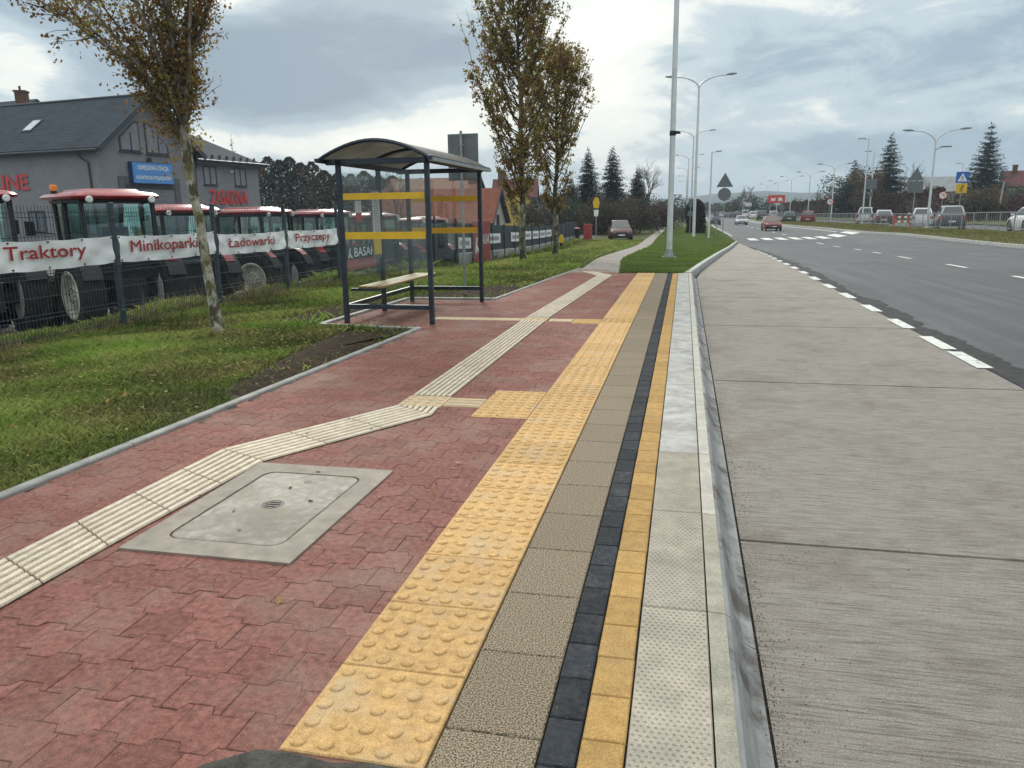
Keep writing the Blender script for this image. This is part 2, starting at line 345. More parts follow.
strip('ground', const(-3500), const(-90), -4, 4200, -0.35, M_land, 1)
strip('ground', const(-90), const(-15), -4, 4200, -0.35, M_land, 6)
strip('ground', const(-15), const(32), -4, 4200, -0.35, M_land, 24)
strip('ground', const(32), const(3500), -4, 4200, -0.35, M_land, 2)
strip('lawn', const(-7.6), lambda y: KL(y)-0.03, 0, 420, -0.02, M_lawn, 16, step=0.3, lump=0.012)
strip('yard', const(-60), const(-7.6), 2, 80, -0.02, M_yard, 30)
strip('lawn', const(-60), const(-7.6), 80, 420, -0.02, M_lawn, 20)
strip('path', lambda y: KL(y), lambda y: PR(y), 18.05, 250, 0.0, M_path, 3)
strip('verge', lambda y: PR(y), lambda y: TR(y)-0.05, 18.14, 420, -0.015, M_lawn2, 10, step=0.5, lump=0.0)
strip('road', RL, RR, 0, 420, -0.125, M_asph, 24)
strip('median', lambda y: RR(y)+0.12, CL, 0, 420, 0.0, M_median, 8, step=1.0, lump=0.01)
strip('carriageway', CL, CR, 0, 420, -0.1, M_asph, 12)
strip('roadside', CR, const(70), 0, 420, -0.02, M_median, 12)

# ragged dark seam between the bus bay and the road
_sr = [random.gauss(0, 1) for _ in range(1200)]
def seam_r(y):
    def vn(f): t = y*f; i = int(t); u = t-i; return _sr[i]*(1-u)+_sr[i+1]*u
    return BR(y)+0.30+0.05*vn(1.1)+0.03*vn(4.0)+0.025*vn(11)
q = MB()
ys = [0.5+0.07*i for i in range(700)]
vs, fs = [], []
for y in ys:
    t = S((57-y)/20)
    vs += [(BR(y)+0.02, y, gl(3, y)-0.119), (BR(y)+0.02+(seam_r(y)-BR(y))*(0.4+0.6*t), y, gl(3, y)-0.119)]
for i in range(len(ys)-1): fs.append((2*i, 2*i+1, 2*i+3, 2*i+2))
q.add(vs, fs); o = q.build('asphalt_seam', M_asph2, fixn=False); o['kind'] = 'structure'

# bus bay: brushed concrete slabs with open joints
M_bay = mat('brushed_bay_concrete', (0.355, 0.325, 0.295), 0.9, 0, 0.24, 2.6, 0.008, 9, world_co=True, vec=(2.6, 46, 1), detail=15, edge=(0.34, 0.55), spec=0.2, col2=(0.185, 0.167, 0.15),
            dirt=((0.185, 0.16, 0.135), 1.6, 0.48, 0.70, 0.65))
M_joint = mat('joint_dirt', (0.035, 0.03, 0.026), 0.95, 0, 0.3, 20, world_co=True)
strip('bay_base', lambda y: max(0.27, TR(y)+0.06 if y > 18.1 else 0.27), BR, 0.3, 57, -0.135, M_joint, 2)
q = MB(); jy = [0.2, 3.52, 7.08, 10.62, 14.15, 17.7, 21.2, 24.8, 28.3, 31.9, 35.4, 39, 42.5, 46, 49.6, 53.2, 56.8]
for a, b in zip(jy, jy[1:]):
    cuts = [a+0.011+a*0.0006] + [y for y in YR if a+0.05 < y < b-0.05] + [b-0.011-a*0.0006]
    vs, fs = [], []
    for y in cuts:
        xl = (TR(y)+0.075) if y > 18.1 else 0.307
        vs += [(xl, y, gl(1, y)-0.12), (max(xl+0.02, BR(y)), y, gl(1, y)-0.12)]
    n = len(vs)
    vs += [(x, y, z-0.02) for x, y, z in vs]
    for i in range(len(cuts)-1): fs.append((2*i, 2*i+1, 2*i+3, 2*i+2))
    fs += [(0, n, n+1, 1), (n-2, n-1, 2*n-1, 2*n-2)]
    q.add(vs, fs)
o = q.build('bus_bay', M_bay, fixn=False); o['kind'] = 'structure'
# dirt and grit gathered at the foot of the kerb and stains on the slabs
M_grit = mat('gutter_grit', (0.16, 0.13, 0.10), 1.0, 0, 0.3, 30, world_co=True)
P = []
for i in range(2600):
    y = 1.4+16*random.random()**1.8; P.append((0.30+abs(random.gauss(0, 0.035)), y, -0.118))
for i in range(500):
    P.append((random.uniform(0.35, 2.8), random.uniform(1.5, 9), -0.118))
for i in range(900):
    cx, cy = random.choice([(0.5, 3.4), (0.36, 2.6), (0.42, 4.6), (1.35, 7.9), (0.38, 2.2), (1.9, 1.9), (3.2, 8.3), (0.4, 6)]); P.append((cx+random.gauss(0, 0.08), cy+random.gauss(0, 0.12), -0.118))
o = cards('grit', P, 0.0065, M_grit, kind='stuff'); tag(o, 'brown grit scattered along the foot of the bus kerb', 'grit')

# painted markings
mk = MB()
for y0, y1 in [(8.0, 8.9), (9.05, 9.95), (10.6, 11.5), (12.3, 13.15), (14.1, 15.0), (15.9, 16.8), (17.8, 18.7), (19.7, 20.6), (21.6, 22.6), (23.6, 24.6), (25.7, 26.7), (28, 29), (30.3, 31.3), (33, 34), (36, 37), (39, 40)]:
    strip('', lambda y: BR(y)-0.07, lambda y: BR(y)+0.08, y0, y1, -0.112, M_paint, 1, mb=mk)
LL = lerp([(0, 7.05), (22.3, 7.2), (29.4, 7.45), (42.6, 8.6), (54.5, 8.9), (66, 9.0), (120, 8.6), (250, 10.5)])
for y0, y1 in [(17.4, 19.2), (22.2, 24.0), (28.1, 30.2), (34.4, 36.6), (40.8, 43.2), (47.5, 50), (54, 57), (74, 77), (82, 85), (90, 93), (98, 101), (106, 109), (114, 117), (126, 129), (140, 144)]:
    strip('', lambda y: LL(y)-0.07, lambda y: LL(y)+0.07, y0, y1, -0.115, M_paint, 1, mb=mk)
for k in range(8):
    x = 4.9+k*1.12
    strip('', const(x), const(x+0.66), 61.5+0.5*k, 66.0+0.6*k, -0.11, M_paint, 1, mb=mk)
strip('', lambda y: RR(y)-0.45, lambda y: RR(y)-0.33, 72, 240, -0.112, M_paint, 2, mb=mk)
strip('', lambda y: RL(y)+0.3, lambda y: RL(y)+0.42, 72, 240, -0.112, M_paint, 2, mb=mk)
o = mk.build('road_markings', M_paint, fixn=False); o['kind'] = 'structure'

# kerbs as runs of separate stones
M_kerb = mat('kerb_concrete', (0.30, 0.30, 0.285), 0.85, 0, 0.14, 6, 0.003, 60, world_co=True, dirt=((0.14, 0.15, 0.12), 2.2, 0.5, 0.75, 0.6))
M_kerbw = mat('pale_kerb_concrete', (0.44, 0.44, 0.43), 0.8, 0, 0.12, 5, 0.003, 60, world_co=True, dirt=((0.2, 0.2, 0.2), 3, 0.5, 0.75, 0.6))
def kerb(name, fx, y0, y1, w, top, depth, m, L=1.0, side=1):
    mb = MB(); y = y0
    while y < y1-0.01:
        ye = min(y+L, y1); a = (fx(y), y+0.004); b = (fx(ye), ye-0.004)
        za, zb = gl(a[0], a[1])+top, gl(b[0], b[1])+top; c = 0.008
        ring = lambda p, z: [(p[0], p[1], z-depth), (p[0]+side*w, p[1], z-depth), (p[0]+side*w, p[1], z-c), (p[0]+side*(w-c), p[1], z), (p[0]+side*c, p[1], z), (p[0], p[1], z-c)]
        mb.loft([ring(a, za), ring(b, zb)]); y = ye
        if y > 70: L = 4.0
    o = mb.build(name, m); o['kind'] = 'structure'; return o
kerb('edge_kerb', KL, 1.0, 8.93, 0.07, 0.022, 0.2, M_kerb, 1.0, -1)
kerb('edge_kerb', KL, 12.32, 19.6, 0.07, 0.018, 0.2, M_kerb, 1.0, -1)
kerb('verge_kerb', TR, 18.12, 56.5, 0.13, 0.02, 0.3, M_kerbw, 1.0, -1)
kerb('road_kerb', RL, 58, 240, 0.13, -0.03, 0.3, M_kerb, 2.0, -1)
kerb('median_kerb', RR, 20, 240, 0.15, 0.02, 0.3, M_kerbw, 1.5, 1)
q = MB()
q.bar((-3.14, 8.94, 0.0), (-4.60, 9.16, 0.0), 0.08, 0.06); q.bar((-4.58, 9.20, 0.0), (-4.50, 12.24, 0.0), 0.08, 0.06); q.bar((-4.50, 12.28, 0.0), (-3.02, 12.32, 0.0), 0.08, 0.06)
o = q.build('shelter_kerb', M_conc, bevel=0.006); o['kind'] = 'structure'

# ---------------------------------------------------------------- red interlocking paving, every block modelled
M_block = mat('red_concrete_block', (0.235, 0.098, 0.080), 0.9, 0, 0.2, 34, 0.003, 160, world_co=True, spec=0.25, tone=0.13, detail=8,
              dirt=((0.27, 0.19, 0.16), 1.4, 0.47, 0.68, 0.65))
M_sand = mat('joint_sand', (0.30, 0.22, 0.18), 1.0, 0, 0.35, 1.6, world_co=True, col2=(0.07, 0.045, 0.04), edge=(0.42, 0.58))
BW, BH, AMP = 0.197, 0.158, 0.017
def zig(x):
    t = (x/BW) % 1.0
    return AMP if t < 0.42 else (AMP-2*AMP*(t-0.42)/0.08 if t < 0.5 else (-AMP if t < 0.92 else -AMP+2*AMP*(t-0.92)/0.08))
def inside(x, y):
    if y < 18.0 and x < -1.02+0.12 and x > KL(y)-0.02 and y > 1.2: return True
    if 18.0 <= y < 19.2 and KL(y)-0.02 < x < -1.5-(y-18)*0.35: return True
    if 9.02-(x+3.14)*0.15 < y < 12.24 and -4.56 < x < -3.0: return True
    return False
bl = MB(); g = 0.0010; cch = 0.0022
for j in range(6, 124):
    for i in range(-30, 0):
        x0 = i*BW+(BW/2 if j % 2 else 0)+0.021; x1 = x0+BW; y0 = j*BH
        cx, cy = (x0+x1)/2, y0+BH/2
        if not (inside(cx, cy) or (inside(x0+0.03, cy) and cx > -4.5)): continue
        dx = random.gauss(0, 0.0006); dz = random.gauss(0, 0.0008); tone = min(1, max(0, random.gauss(0.5, 0.26)))
        xs = sorted([x0] + [k*BW+f*BW for k in range(i-1, i+3) for f in (0.0, 0.42, 0.5, 0.92) if x0+0.004 < k*BW+f*BW < x1-0.004] + [x1])
        lo = [(x, y0+zig(x)) for x in xs]; hi = [(x, y0+BH+zig(x)) for x in reversed(xs)]
        ring = lo+hi; m = len(ring)
        def inset(d):
            out = []
            for k, (x, y) in enumerate(ring):
                low = k < len(xs); out.append((x+(d if x < x0+1e-4 else (-d if x > x1-1e-4 else 0))+dx, y+(d if low else -d)))
            return out
        A, B = inset(g), inset(g+cch)
        tx, ty = random.gauss(0, 0.004), random.gauss(0, 0.004)
        h = lambda x, y, z: z+dz+gl(x, y)+(x-cx)*tx+(y-cy)*ty
        vs = [(x, y, h(x, y, -0.010)) for x, y in A] + [(x, y, h(x, y, -0.0022)) for x, y in A] + [(x, y, h(x, y, 0)) for x, y in B]
        fs = [(k, (k+1) % m, m+(k+1) % m, m+k) for k in range(m)] + [(m+k, m+(k+1) % m, 2*m+(k+1) % m, 2*m+k) for k in range(m)] + [tuple(range(2*m, 3*m))]
        bl.add(vs, fs, 0, tone)
o = bl.build('red_paving', M_block, fixn=False, tone=True); o['kind'] = 'structure'
strip('paving_bed', lambda y: KL(y)-0.05, const(-0.9), 1.0, 18.05, -0.0034, M_sand, 2)
strip('paving_bed', const(-4.55), const(-3.05), 9.1, 12.25, -0.0056, M_sand, 2)
# old dark patch at the near corner
M_old = mat('old_dark_concrete', (0.085, 0.08, 0.072), 0.95, 0, 0.25, 12, 0.006, 60, world_co=True)
q = MB(); pts = [(-1.30, 1.0), (-1.24, 1.42), (-1.18, 1.53), (-1.07, 1.61), (-0.96, 1.615), (-0.86, 1.60), (-0.74, 1.62), (-0.6, 1.60), (-0.6, 1.0)]
q.prism(pts, (0, 0, -0.03), (1, 0, 0), (0, 1, 0), (0, 0, 0.033)); o = q.build('old_concrete', M_old); o['kind'] = 'structure'

# ---------------------------------------------------------------- tactile paving and platform slabs
M_tact = mat('yellow_tactile', (0.55, 0.345, 0.150), 0.9, 0, 0.12, 30, 0.0014, 140, world_co=True, spec=0.2, tone=0.15, dirt=((0.47, 0.36, 0.24), 4.5, 0.5, 0.68, 0.7))
M_tact2 = mat('beige_tactile', (0.50, 0.37, 0.22), 0.8, 0, 0.10, 14, 0.0018, 140, world_co=True, tone=0.1, dirt=((0.42, 0.36, 0.3), 3.2, 0.5, 0.72, 0.6))
M_whiteln = mat('worn_white_guide', (0.60, 0.52, 0.40), 0.8, 0, 0.12, 16, 0.0012, 120, world_co=True, tone=0.07, dirt=((0.36, 0.27, 0.20), 4, 0.50, 0.72, 0.65))
M_grime = mat('groove_grime', (0.13, 0.09, 0.065), 0.95, 0, 0.3, 20, world_co=True)
def tile(mb, x0, y0, x1, y1, z, tone, chf=0.004, gap=0.0018, zt=0.0, mi=0):
    a, b, c, d = x0+gap, y0+gap, x1-gap, y1-gap
    vs = [(a, b, z-0.03), (c, b, z-0.03), (c, d, z-0.03), (a, d, z-0.03), (a, b, z-chf), (c, b, z-chf), (c, d, z-chf), (a, d, z-chf), (a+chf, b+chf, z), (c-chf, b+chf, z), (c-chf, d-chf, z), (a+chf, d-chf, z)]
    fs = [(0, 1, 5, 4), (1, 2, 6, 5), (2, 3, 7, 6), (3, 0, 4, 7), (4, 5, 9, 8), (5, 6, 10, 9), (6, 7, 11, 10), (7, 4, 8, 11), (8, 9, 10, 11)]
    mb.add(vs, fs, mi, tone)
def dot(mb, x, y, z, r, tone, n=12, h=0.0055):
    pr = [(r, -0.002), (r*0.93, h*0.6), (r*0.72, h)]
    vs = [(x+a*math.cos(2*math.pi*k/n), y+a*math.sin(2*math.pi*k/n), z+b) for a, b in pr for k in range(n)]
    fs = [(i*n+k, i*n+(k+1) % n, (i+1)*n+(k+1) % n, (i+1)*n+k) for i in range(2) for k in range(n)] + [tuple(range(2*n, 3*n))]
    mb.add(vs, fs, 0, tone)
def rib(mb, x0, x1, y0, y1, z, tone, h=0.0055):          # a raised bar with sloping flanks
    c = min(0.006, (x1-x0)*0.25, (y1-y0)*0.25)
    vs = [(x0, y0, z-0.002), (x1, y0, z-0.002), (x1, y1, z-0.002), (x0, y1, z-0.002), (x0+c, y0+c, z+h), (x1-c, y0+c, z+h), (x1-c, y1-c, z+h), (x0+c, y1-c, z+h)]
    mb.add(vs, [(0, 1, 5, 4), (1, 2, 6, 5), (2, 3, 7, 6), (3, 0, 4, 7), (4, 5, 6, 7)], 0, tone)
ty = MB(); y = 1.62; k = 0
ends = []
while y < 18.0:
    L = 0.41; z = gl(-0.8, y)+0.005; tn = random.uniform(0.25, 0.8)
    tile(ty, -1.02, y, -0.61, y+L, z, tn)
    if y < 6.6 or 9.55 < y < 9.95:
        for a in range(5):
            for b in range(5): dot(ty, -1.02+0.041+a*0.082, y+0.041+b*0.082, z, 0.0245, tn+0.12)
    else:
        for a in range(4): rib(ty, -1.02+0.032+a*0.0995, -1.02+0.032+a*0.0995+0.047, y+0.006, y+L-0.006, z, tn+0.2, 0.006)
    y += L; k += 1
for xx in (-1.43, ):                                      # branch patches towards the guiding line
    for yy in (5.04, 5.45):
        tile(ty, xx, yy, xx+0.408, yy+0.408, 0.005, 0.6)
        for a in range(5):
            for b in range(5): dot(ty, xx+0.041+a*0.082, yy+0.041+b*0.082, 0.005, 0.0245, 0.75)
tile(ty, -1.38, 9.72, -1.022, 10.12, 0.005, 0.5)
for a in range(4): rib(ty, -1.36, -1.04, 9.75+a*0.095, 9.75+a*0.095+0.045, 0.005, 0.8)
o = ty.build('tactile_paving', M_tact, fixn=False, tone=True); o['kind'] = 'structure'
tb = MB()
for (x0, y0, x1, y1) in [(-2.06, 5.25, -1.72, 5.58), (-2.07, 9.86, -1.74, 10.2)]:
    tile(tb, x0, y0, x1, y1, 0.006, 0.6)
    for a in range(4):
        for b in range(4): dot(tb, x0+0.042+a*0.083, y0+0.042+b*0.083, 0.006, 0.022, 0.8)
tile(tb, -1.72, 5.3, -1.43, 5.56, 0.005, 0.3)
for a in range(3): rib(tb, -1.71, -1.44, 5.315+a*0.083, 5.355+a*0.083, 0.005, 0.7)
x = -3.3
while x < -2.09: tile(tb, x, 9.88, x+0.4, 10.12, 0.005, random.uniform(0.1, 0.7)); x += 0.4
tile(tb, -1.74, 9.86, -1.39, 10.1, 0.005, 0.5)
o = tb.build('beige_tactile_paving', M_tact2, fixn=False, tone=True); o['kind'] = 'structure'
# white guiding line: ribbed tiles following a bent course
LA = [(-2.77, 0.9), (-2.75, 2.87), (-2.725, 4.03), (-2.05, 5.25)]; LB = [(-2.43, 0.9), (-2.40, 2.66), (-2.345, 3.86), (-1.70, 5.02)]
LC = [(-2.05, 5.58), (-2.06, 9.86)]; LD = [(-1.73, 5.58), (-1.735, 9.86)]
LE = [(-2.06, 10.2), (-1.86, 17.2), (-2.42, 18.6)]; LF = [(-1.74, 10.2), (-1.53, 17.3), (-1.98, 18.3)]
wl = MB(); gm = MB()
def ribs(A, B, n=7):
    for (a0, a1, b0, b1) in zip(A, A[1:], B, B[1:]):
        a0, a1, b0, b1 = (Vector((*p, 0)) for p in (a0, a1, b0, b1)); Lg = ((a1+b1)-(a0+b0)).length/2; nt_ = max(1, round(Lg/0.4))
        for t in range(nt_):
            s0, s1 = t/nt_, (t+1)/nt_
            P0, P1, Q0, Q1 = a0.lerp(a1, s0), a0.lerp(a1, s1), b0.lerp(b1, s0), b0.lerp(b1, s1); tn = random.uniform(0.3, 0.8)
            d = (P1-P0).normalized()*0.003
            zz = gl(P0.x, P0.y)
            gm.add([(p.x, p.y, zz+0.0045) for p in (P0, Q0, Q1, P1)], [(0, 1, 2, 3)])
            for r_ in range(n):
                u0_, u1_ = (r_+0.12)/n, (r_+0.88)/n
                c = [P0.lerp(Q0, u0_)+d, P0.lerp(Q0, u1_)+d, P1.lerp(Q1, u1_)-d, P1.lerp(Q1, u0_)-d]; w_ = (c[1]-c[0])*0.14
                vs = [(p.x, p.y, zz+0.003) for p in c] + [(p.x, p.y, zz+0.0125) for p in (c[0]+w_+d, c[1]-w_+d, c[2]-w_-d, c[3]+w_-d)]
                wl.add(vs, [(0, 1, 5, 4), (1, 2, 6, 5), (2, 3, 7, 6), (3, 0, 4, 7), (4, 5, 6, 7)], 0, min(1, max(0, tn+random.gauss(0, 0.15))))
ribs(LA, LB); ribs([(-2.05, 5.25), (-2.06, 5.26)], [(-1.70, 5.02), (-1.72, 5.25)]); ribs(LC, LD); ribs(LE, LF)
o = wl.build('guiding_line', M_whiteln, fixn=False, tone=True); o['kind'] = 'structure'
o = gm.build('guiding_line_bed', M_grime, fixn=False); o['kind'] = 'structure'
# granite-faced slabs, charcoal row, narrow yellow row
M_gran = mat('exposed_aggregate_slab', (0.36, 0.29, 0.205), 0.9, 0, 0.3, 190, 0.003, 160, world_co=True, tone=0.07, spec=0.2, col2=(0.075, 0.06, 0.045), detail=2, edge=(0.42, 0.58), dirt=((0.11, 0.10, 0.085), 0.8, 0.5, 0.8, 0.35))
M_char = mat('charcoal_block', (0.036, 0.040, 0.048), 0.9, 0, 0.15, 40, 0.002, 120, world_co=True, tone=0.22, dirt=((0.12, 0.115, 0.105), 5, 0.52, 0.8, 0.6))
M_yel = mat('yellow_block', (0.42, 0.262, 0.10), 0.9, 0, 0.08, 20, 0.002, 120, world_co=True, tone=0.13, dirt=((0.36, 0.25, 0.13), 3, 0.5, 0.8, 0.7))
def row(name, x0, x1, L, m, zoff, ysh=0.0, wob=0.0):
    mb = MB(); y = 0.9+ysh
    while y < 18.05:
        w = random.gauss(0, wob) if wob else 0
        tile(mb, x0+w, y, x1+w, min(18.1, y+L), gl(0, y)+zoff, random.random()); y += L
    o = mb.build(name, m, fixn=False, tone=True); o['kind'] = 'structure'
row('granite_slabs', -0.608, -0.332, 0.40, M_gran, 0.0, 0.10)
row('charcoal_row', -0.330, -0.229, 0.197, M_char, -0.001, 0.02, 0.0009)
row('yellow_row', -0.227, -0.106, 0.203, M_yel, -0.002, 0.12, 0.0009)
strip('slab_bed', const(-1.03), const(0.12), 0.8, 18.08, -0.013, M_joint, 1)

# bus kerb: concave face, studded top on the near units
M_bkerb = mat('bus_kerb_concrete', (0.365, 0.325, 0.265), 0.75, 0, 0.10, 8, 0.0015, 90, world_co=True, tone=0.08, dirt=((0.205, 0.195, 0.17), 2.6, 0.46, 0.70, 0.6))
M_bkerbw = mat('pale_kerb_edge', (0.46, 0.43, 0.38), 0.75, 0, 0.10, 8, 0.0015, 90, world_co=True, dirt=((0.26, 0.25, 0.235), 3.5, 0.5, 0.75, 0.55))
M_face = mat('rubbed_kerb_face', (0.33, 0.33, 0.325), 0.7, 0, 0.2, 9, 0.002, 60, world_co=True, vec=(1, 0.35, 1), spec=0.3, col2=(0.20, 0.20, 0.20), dirt=((0.085, 0.07, 0.065), 3.6, 0.50, 0.62, 0.85))
kb = MB(); kf = MB(); y = -0.215
prof = [(0.128, 0.0), (0.188, -0.004), (0.205, -0.014), (0.222, -0.045), (0.236, -0.080), (0.256, -0.108), (0.284, -0.124), (0.299, -0.128)]
while y < 18.0:
    a, b = y+0.003, min(y+0.935, 18.12)-0.003
    if b > 0.5:
        tile(kb, -0.104, y, 0.126, y+0.935 if y+0.935 < 18.1 else 18.12, gl(0, y)+0.0, random.random(), gap=0.0022, mi=0 if y < 4.4 else 1)
        n = len(prof)
        for k in range(n-1):
            (p, z1), (q_, z2) = prof[k], prof[k+1]
            kf.add([(p, a, z1), (q_, a, z2), (q_, b, z2), (p, b, z1)], [(0, 1, 2, 3)], (2 if y < 2.6 else 0) if k == 0 else 1)
        kf.add([(p, a, z) for p, z in prof]+[(0.128, a, -0.2)], [tuple(range(n+1))], 0)
        if y < 4.4:
            for c in range(11):
                for r_ in range(46):
                    xx = -0.092+c*0.0203+(0.01 if r_ % 2 else 0); yy = y+0.012+r_*0.0203
                    if xx > 0.118: continue
                    s_ = 0.0062
                    kb.add([(xx-s_, yy, 0.0002), (xx, yy-s_*0.8, 0.0002), (xx+s_, yy, 0.0002), (xx, yy+s_*0.8, 0.0002), (xx, yy, 0.0042)], [(0, 1, 4), (1, 2, 4), (2, 3, 4), (3, 0, 4)], 0, 0.9)
    y += 0.935
o = kb.build('kerb_tops', [M_bkerb, mat('plain_kerb_concrete', (0.43, 0.425, 0.41), 0.8, 0, 0.12, 8, 0.0015, 90, world_co=True, spec=0.25, dirt=((0.22, 0.205, 0.185), 3.1, 0.46, 0.66, 0.75))], fixn=False, tone=True); o['kind'] = 'structure'
o = kf.build('bus_kerb', [M_bkerbw, M_face, mat('greenish_kerb_edge', (0.35, 0.33, 0.27), 0.8, 0, 0.12, 8, 0.0015, 90, world_co=True, spec=0.25, dirt=((0.22, 0.215, 0.19), 3.5, 0.5, 0.7, 0.7))], fixn=False, smooth=50); o['kind'] = 'structure'

# ---------------------------------------------------------------- manhole
M_mconc = mat('manhole_frame_concrete', (0.28, 0.245, 0.205), 0.85, 0, 0.12, 9, 0.002, 90, dirt=((0.17, 0.165, 0.15), 3, 0.5, 0.75, 0.5))
M_lid = mat('manhole_lid_concrete', (0.34, 0.31, 0.27), 0.8, 0, 0.15, 20, 0.003, 90, dirt=((0.21, 0.18, 0.145), 2.2, 0.44, 0.58, 0.85))
M_iron = mat('cast_iron', (0.07, 0.065, 0.06), 0.6, 0.5, 0.2, 20)
mh = thing('manhole', 'concrete manhole frame with rounded worn lid set in the red paving', 'manhole', (-1.94, 3.24, 0))
def rrect(w, h, r, n=6):
    out = []
    for cx, cy, a0 in ((w-r, h-r, 0), (-w+r, h-r, 90), (-w+r, -h+r, 180), (w-r, -h+r, 270)):
        for k in range(n+1):
            a = R(a0+90*k/n); out.append((cx+r*math.cos(a), cy+r*math.sin(a)))
    return out
fo = MB(); no = 28; inner = rrect(0.285, 0.455, 0.07)
def outer_pt(p):
    sx, sy = 0.405, 0.59; t = max(abs(p[0])/sx, abs(p[1])/sy); return (p[0]/t, p[1]/t)
outer = [outer_pt(p) for p in inner]
corners = {0.0}
vs = [(x, y, 0.0) for x, y in outer]+[(x, y, 0.009) for x, y in outer]+[(x, y, 0.009) for x, y in inner]+[(x, y, -0.02) for x, y in inner]
n = len(inner); fs = []
for a in range(3):
    for k in range(n): fs.append((a*n+k, a*n+(k+1) % n, (a+1)*n+(k+1) % n, (a+1)*n+k))
fs.append(tuple(range(3*n, 4*n)))
# true corners for the outer rectangle
for sx, sy in ((1, 1), (-1, 1), (-1, -1), (1, -1)):
    k = max(range(n), key=lambda i: outer[i][0]*sx/0.405+outer[i][1]*sy/0.59)
    vs[k] = (sx*0.405, sy*0.59, 0.0); vs[n+k] = (sx*0.405, sy*0.59, 0.009)
fo.add(vs, fs); fo.build('frame', M_mconc, mh)
li = MB(); pr = rrect(0.275, 0.445, 0.064); li.loft([[(x, y, -0.02) for x, y in pr], [(x, y, 0.006) for x, y in pr], [(x*0.985, y*0.99, 0.0085) for x, y in pr]])
lid = li.build('lid', M_lid, mh, smooth=30)
hd = MB(); hd.lathe([(0.055, 0.0088), (0.055, 0.0105), (0.049, 0.0105), (0.048, 0.0092)], (-0.0, 0.0, 0), n=24)
for t in (-0.026, 0, 0.026): hd.box((0, t, 0.0108), (0.075 if t == 0 else 0.055, 0.011, 0.003))
hd.build('lifting_grip', M_iron, lid)
hh = MB(); hh.lathe([(0.02, 0.0088), (0.016, 0.0098), (0.012, 0.0092)], (0.02, 0.33, 0), n=14); hh.build('lifting_hole', M_black, lid)

# bare soil beside the kerb and behind the shelter
def blob(name, pts, z=0.012, sub=6):
    vs = []; n = len(pts)
    for i in range(n):
        a, b = Vector((*pts[i], 0)), Vector((*pts[(i+1) % n], 0))
        for k in range(sub):
            p = a.lerp(b, k/sub); vs.append((p.x+random.gauss(0, 0.03), p.y+random.gauss(0, 0.05), gl(p.x, p.y)+z))
    mb = MB(); cx = sum(v[0] for v in vs)/len(vs); cy = sum(v[1] for v in vs)/len(vs); m = len(vs)
    mid = [((v[0]+cx)/2, (v[1]+cy)/2, v[2]+0.008+random.gauss(0, 0.006)) for v in vs]
    mb.add([(v[0], v[1], v[2]-0.03) for v in vs]+mid+[(cx, cy, gl(cx, cy)+z+0.02)], [(i, (i+1) % m, m+(i+1) % m, m+i) for i in range(m)]+[(m+i, m+(i+1) % m, 2*m) for i in range(m)])
    o = mb.build(name, M_soil, smooth=60); o['kind'] = 'structure'; return o
SOIL = [[(-3.75, 5.7), (-3.33, 5.1), (-3.26, 7.2), (-3.21, 8.9), (-4.1, 9.0), (-4.05, 7.7)], [(-5.5, 9.0), (-4.6, 9.15), (-4.55, 12.3), (-5.3, 12.0)], [(-4.9, 12.36), (-3.1, 12.45), (-2.95, 14.4), (-3.4, 15.5), (-3.9, 13.4)]]
for s_ in SOIL: blob('soil', s_)

# ---------------------------------------------------------------- grass blades
def in_poly(x, y, P):
    c = False; n = len(P)
    for i in range(n):
        (x1, y1), (x2, y2) = P[i], P[(i+1) % n]
        if (y1 > y) != (y2 > y) and x < (x2-x1)*(y-y1)/(y2-y1)+x1: c = not c
    return c
def vnoise(x, y): return math.sin(x*1.7+1.3*math.sin(y*0.9))+math.sin(y*1.9+x*0.6+2)+0.6*math.sin(x*4.1-y*3.3)
def grass(name, label, xl, xr, y0, y1, N, h0, mats, yexp=2.0, avoid=True, edge=0.0, hfar=1.0):
    V, T = [], []; n = 0
    while n < N:
        u = random.random(); y = y0+(y1-y0)*u**yexp; a, b = xl(y), xr(y); x = random.uniform(a, b)
        if avoid and any(in_poly(x, y, P_) for P_ in SOIL) and random.random() < 0.93: n += 1; continue
        vn = vnoise(x*1.2, y*1.2)
        if random.random() > 0.95+0.08*vn: n += 1; continue
        far = 1+(y-4)/16*hfar if y > 4 else 1
        h = h0*(0.6+0.8*random.random())*(1+0.22*max(vn, -1.0))*min(far, 2.4); w = 0.0035*far**1.2*random.uniform(0.7, 1.5)
        if edge and x < a+edge: h *= 1.8
        z = gl(x, y)-0.03; t = random.uniform(0, 6.283); c, s_ = math.cos(t)*w, math.sin(t)*w
        lx, ly = random.gauss(0, h*0.55), random.gauss(0, h*0.55)
        V += [(x-c, y-s_, z), (x+c, y+s_, z), (x+lx*0.4+c*0.7, y+ly*0.4+s_*0.7, z+h*0.65), (x+lx, y+ly, z+h)]
        T.append(min(1, max(0, 0.5+0.2*vn+random.gauss(0, 0.22)))); n += 1
    Fc = [(4*i, 4*i+1, 4*i+2, 4*i+3) for i in range(len(T))]
    o = np_mesh(name, V, Fc, mats, tone=T, kind='stuff'); return tag(o, label, 'grass')
M_blade = mat('grass_blade', (0.14, 0.225, 0.040), 0.7, 0, 0.2, 0.9, world_co=True, col2=(0.26, 0.245, 0.09), tone=0.7, trans=0.35, spec=0.3)
M_blade2 = mat('verge_grass_blade', (0.12, 0.18, 0.042), 0.7, 0, 0.2, 0.6, world_co=True, col2=(0.15, 0.20, 0.05), tone=0.4, trans=0.35, spec=0.3)
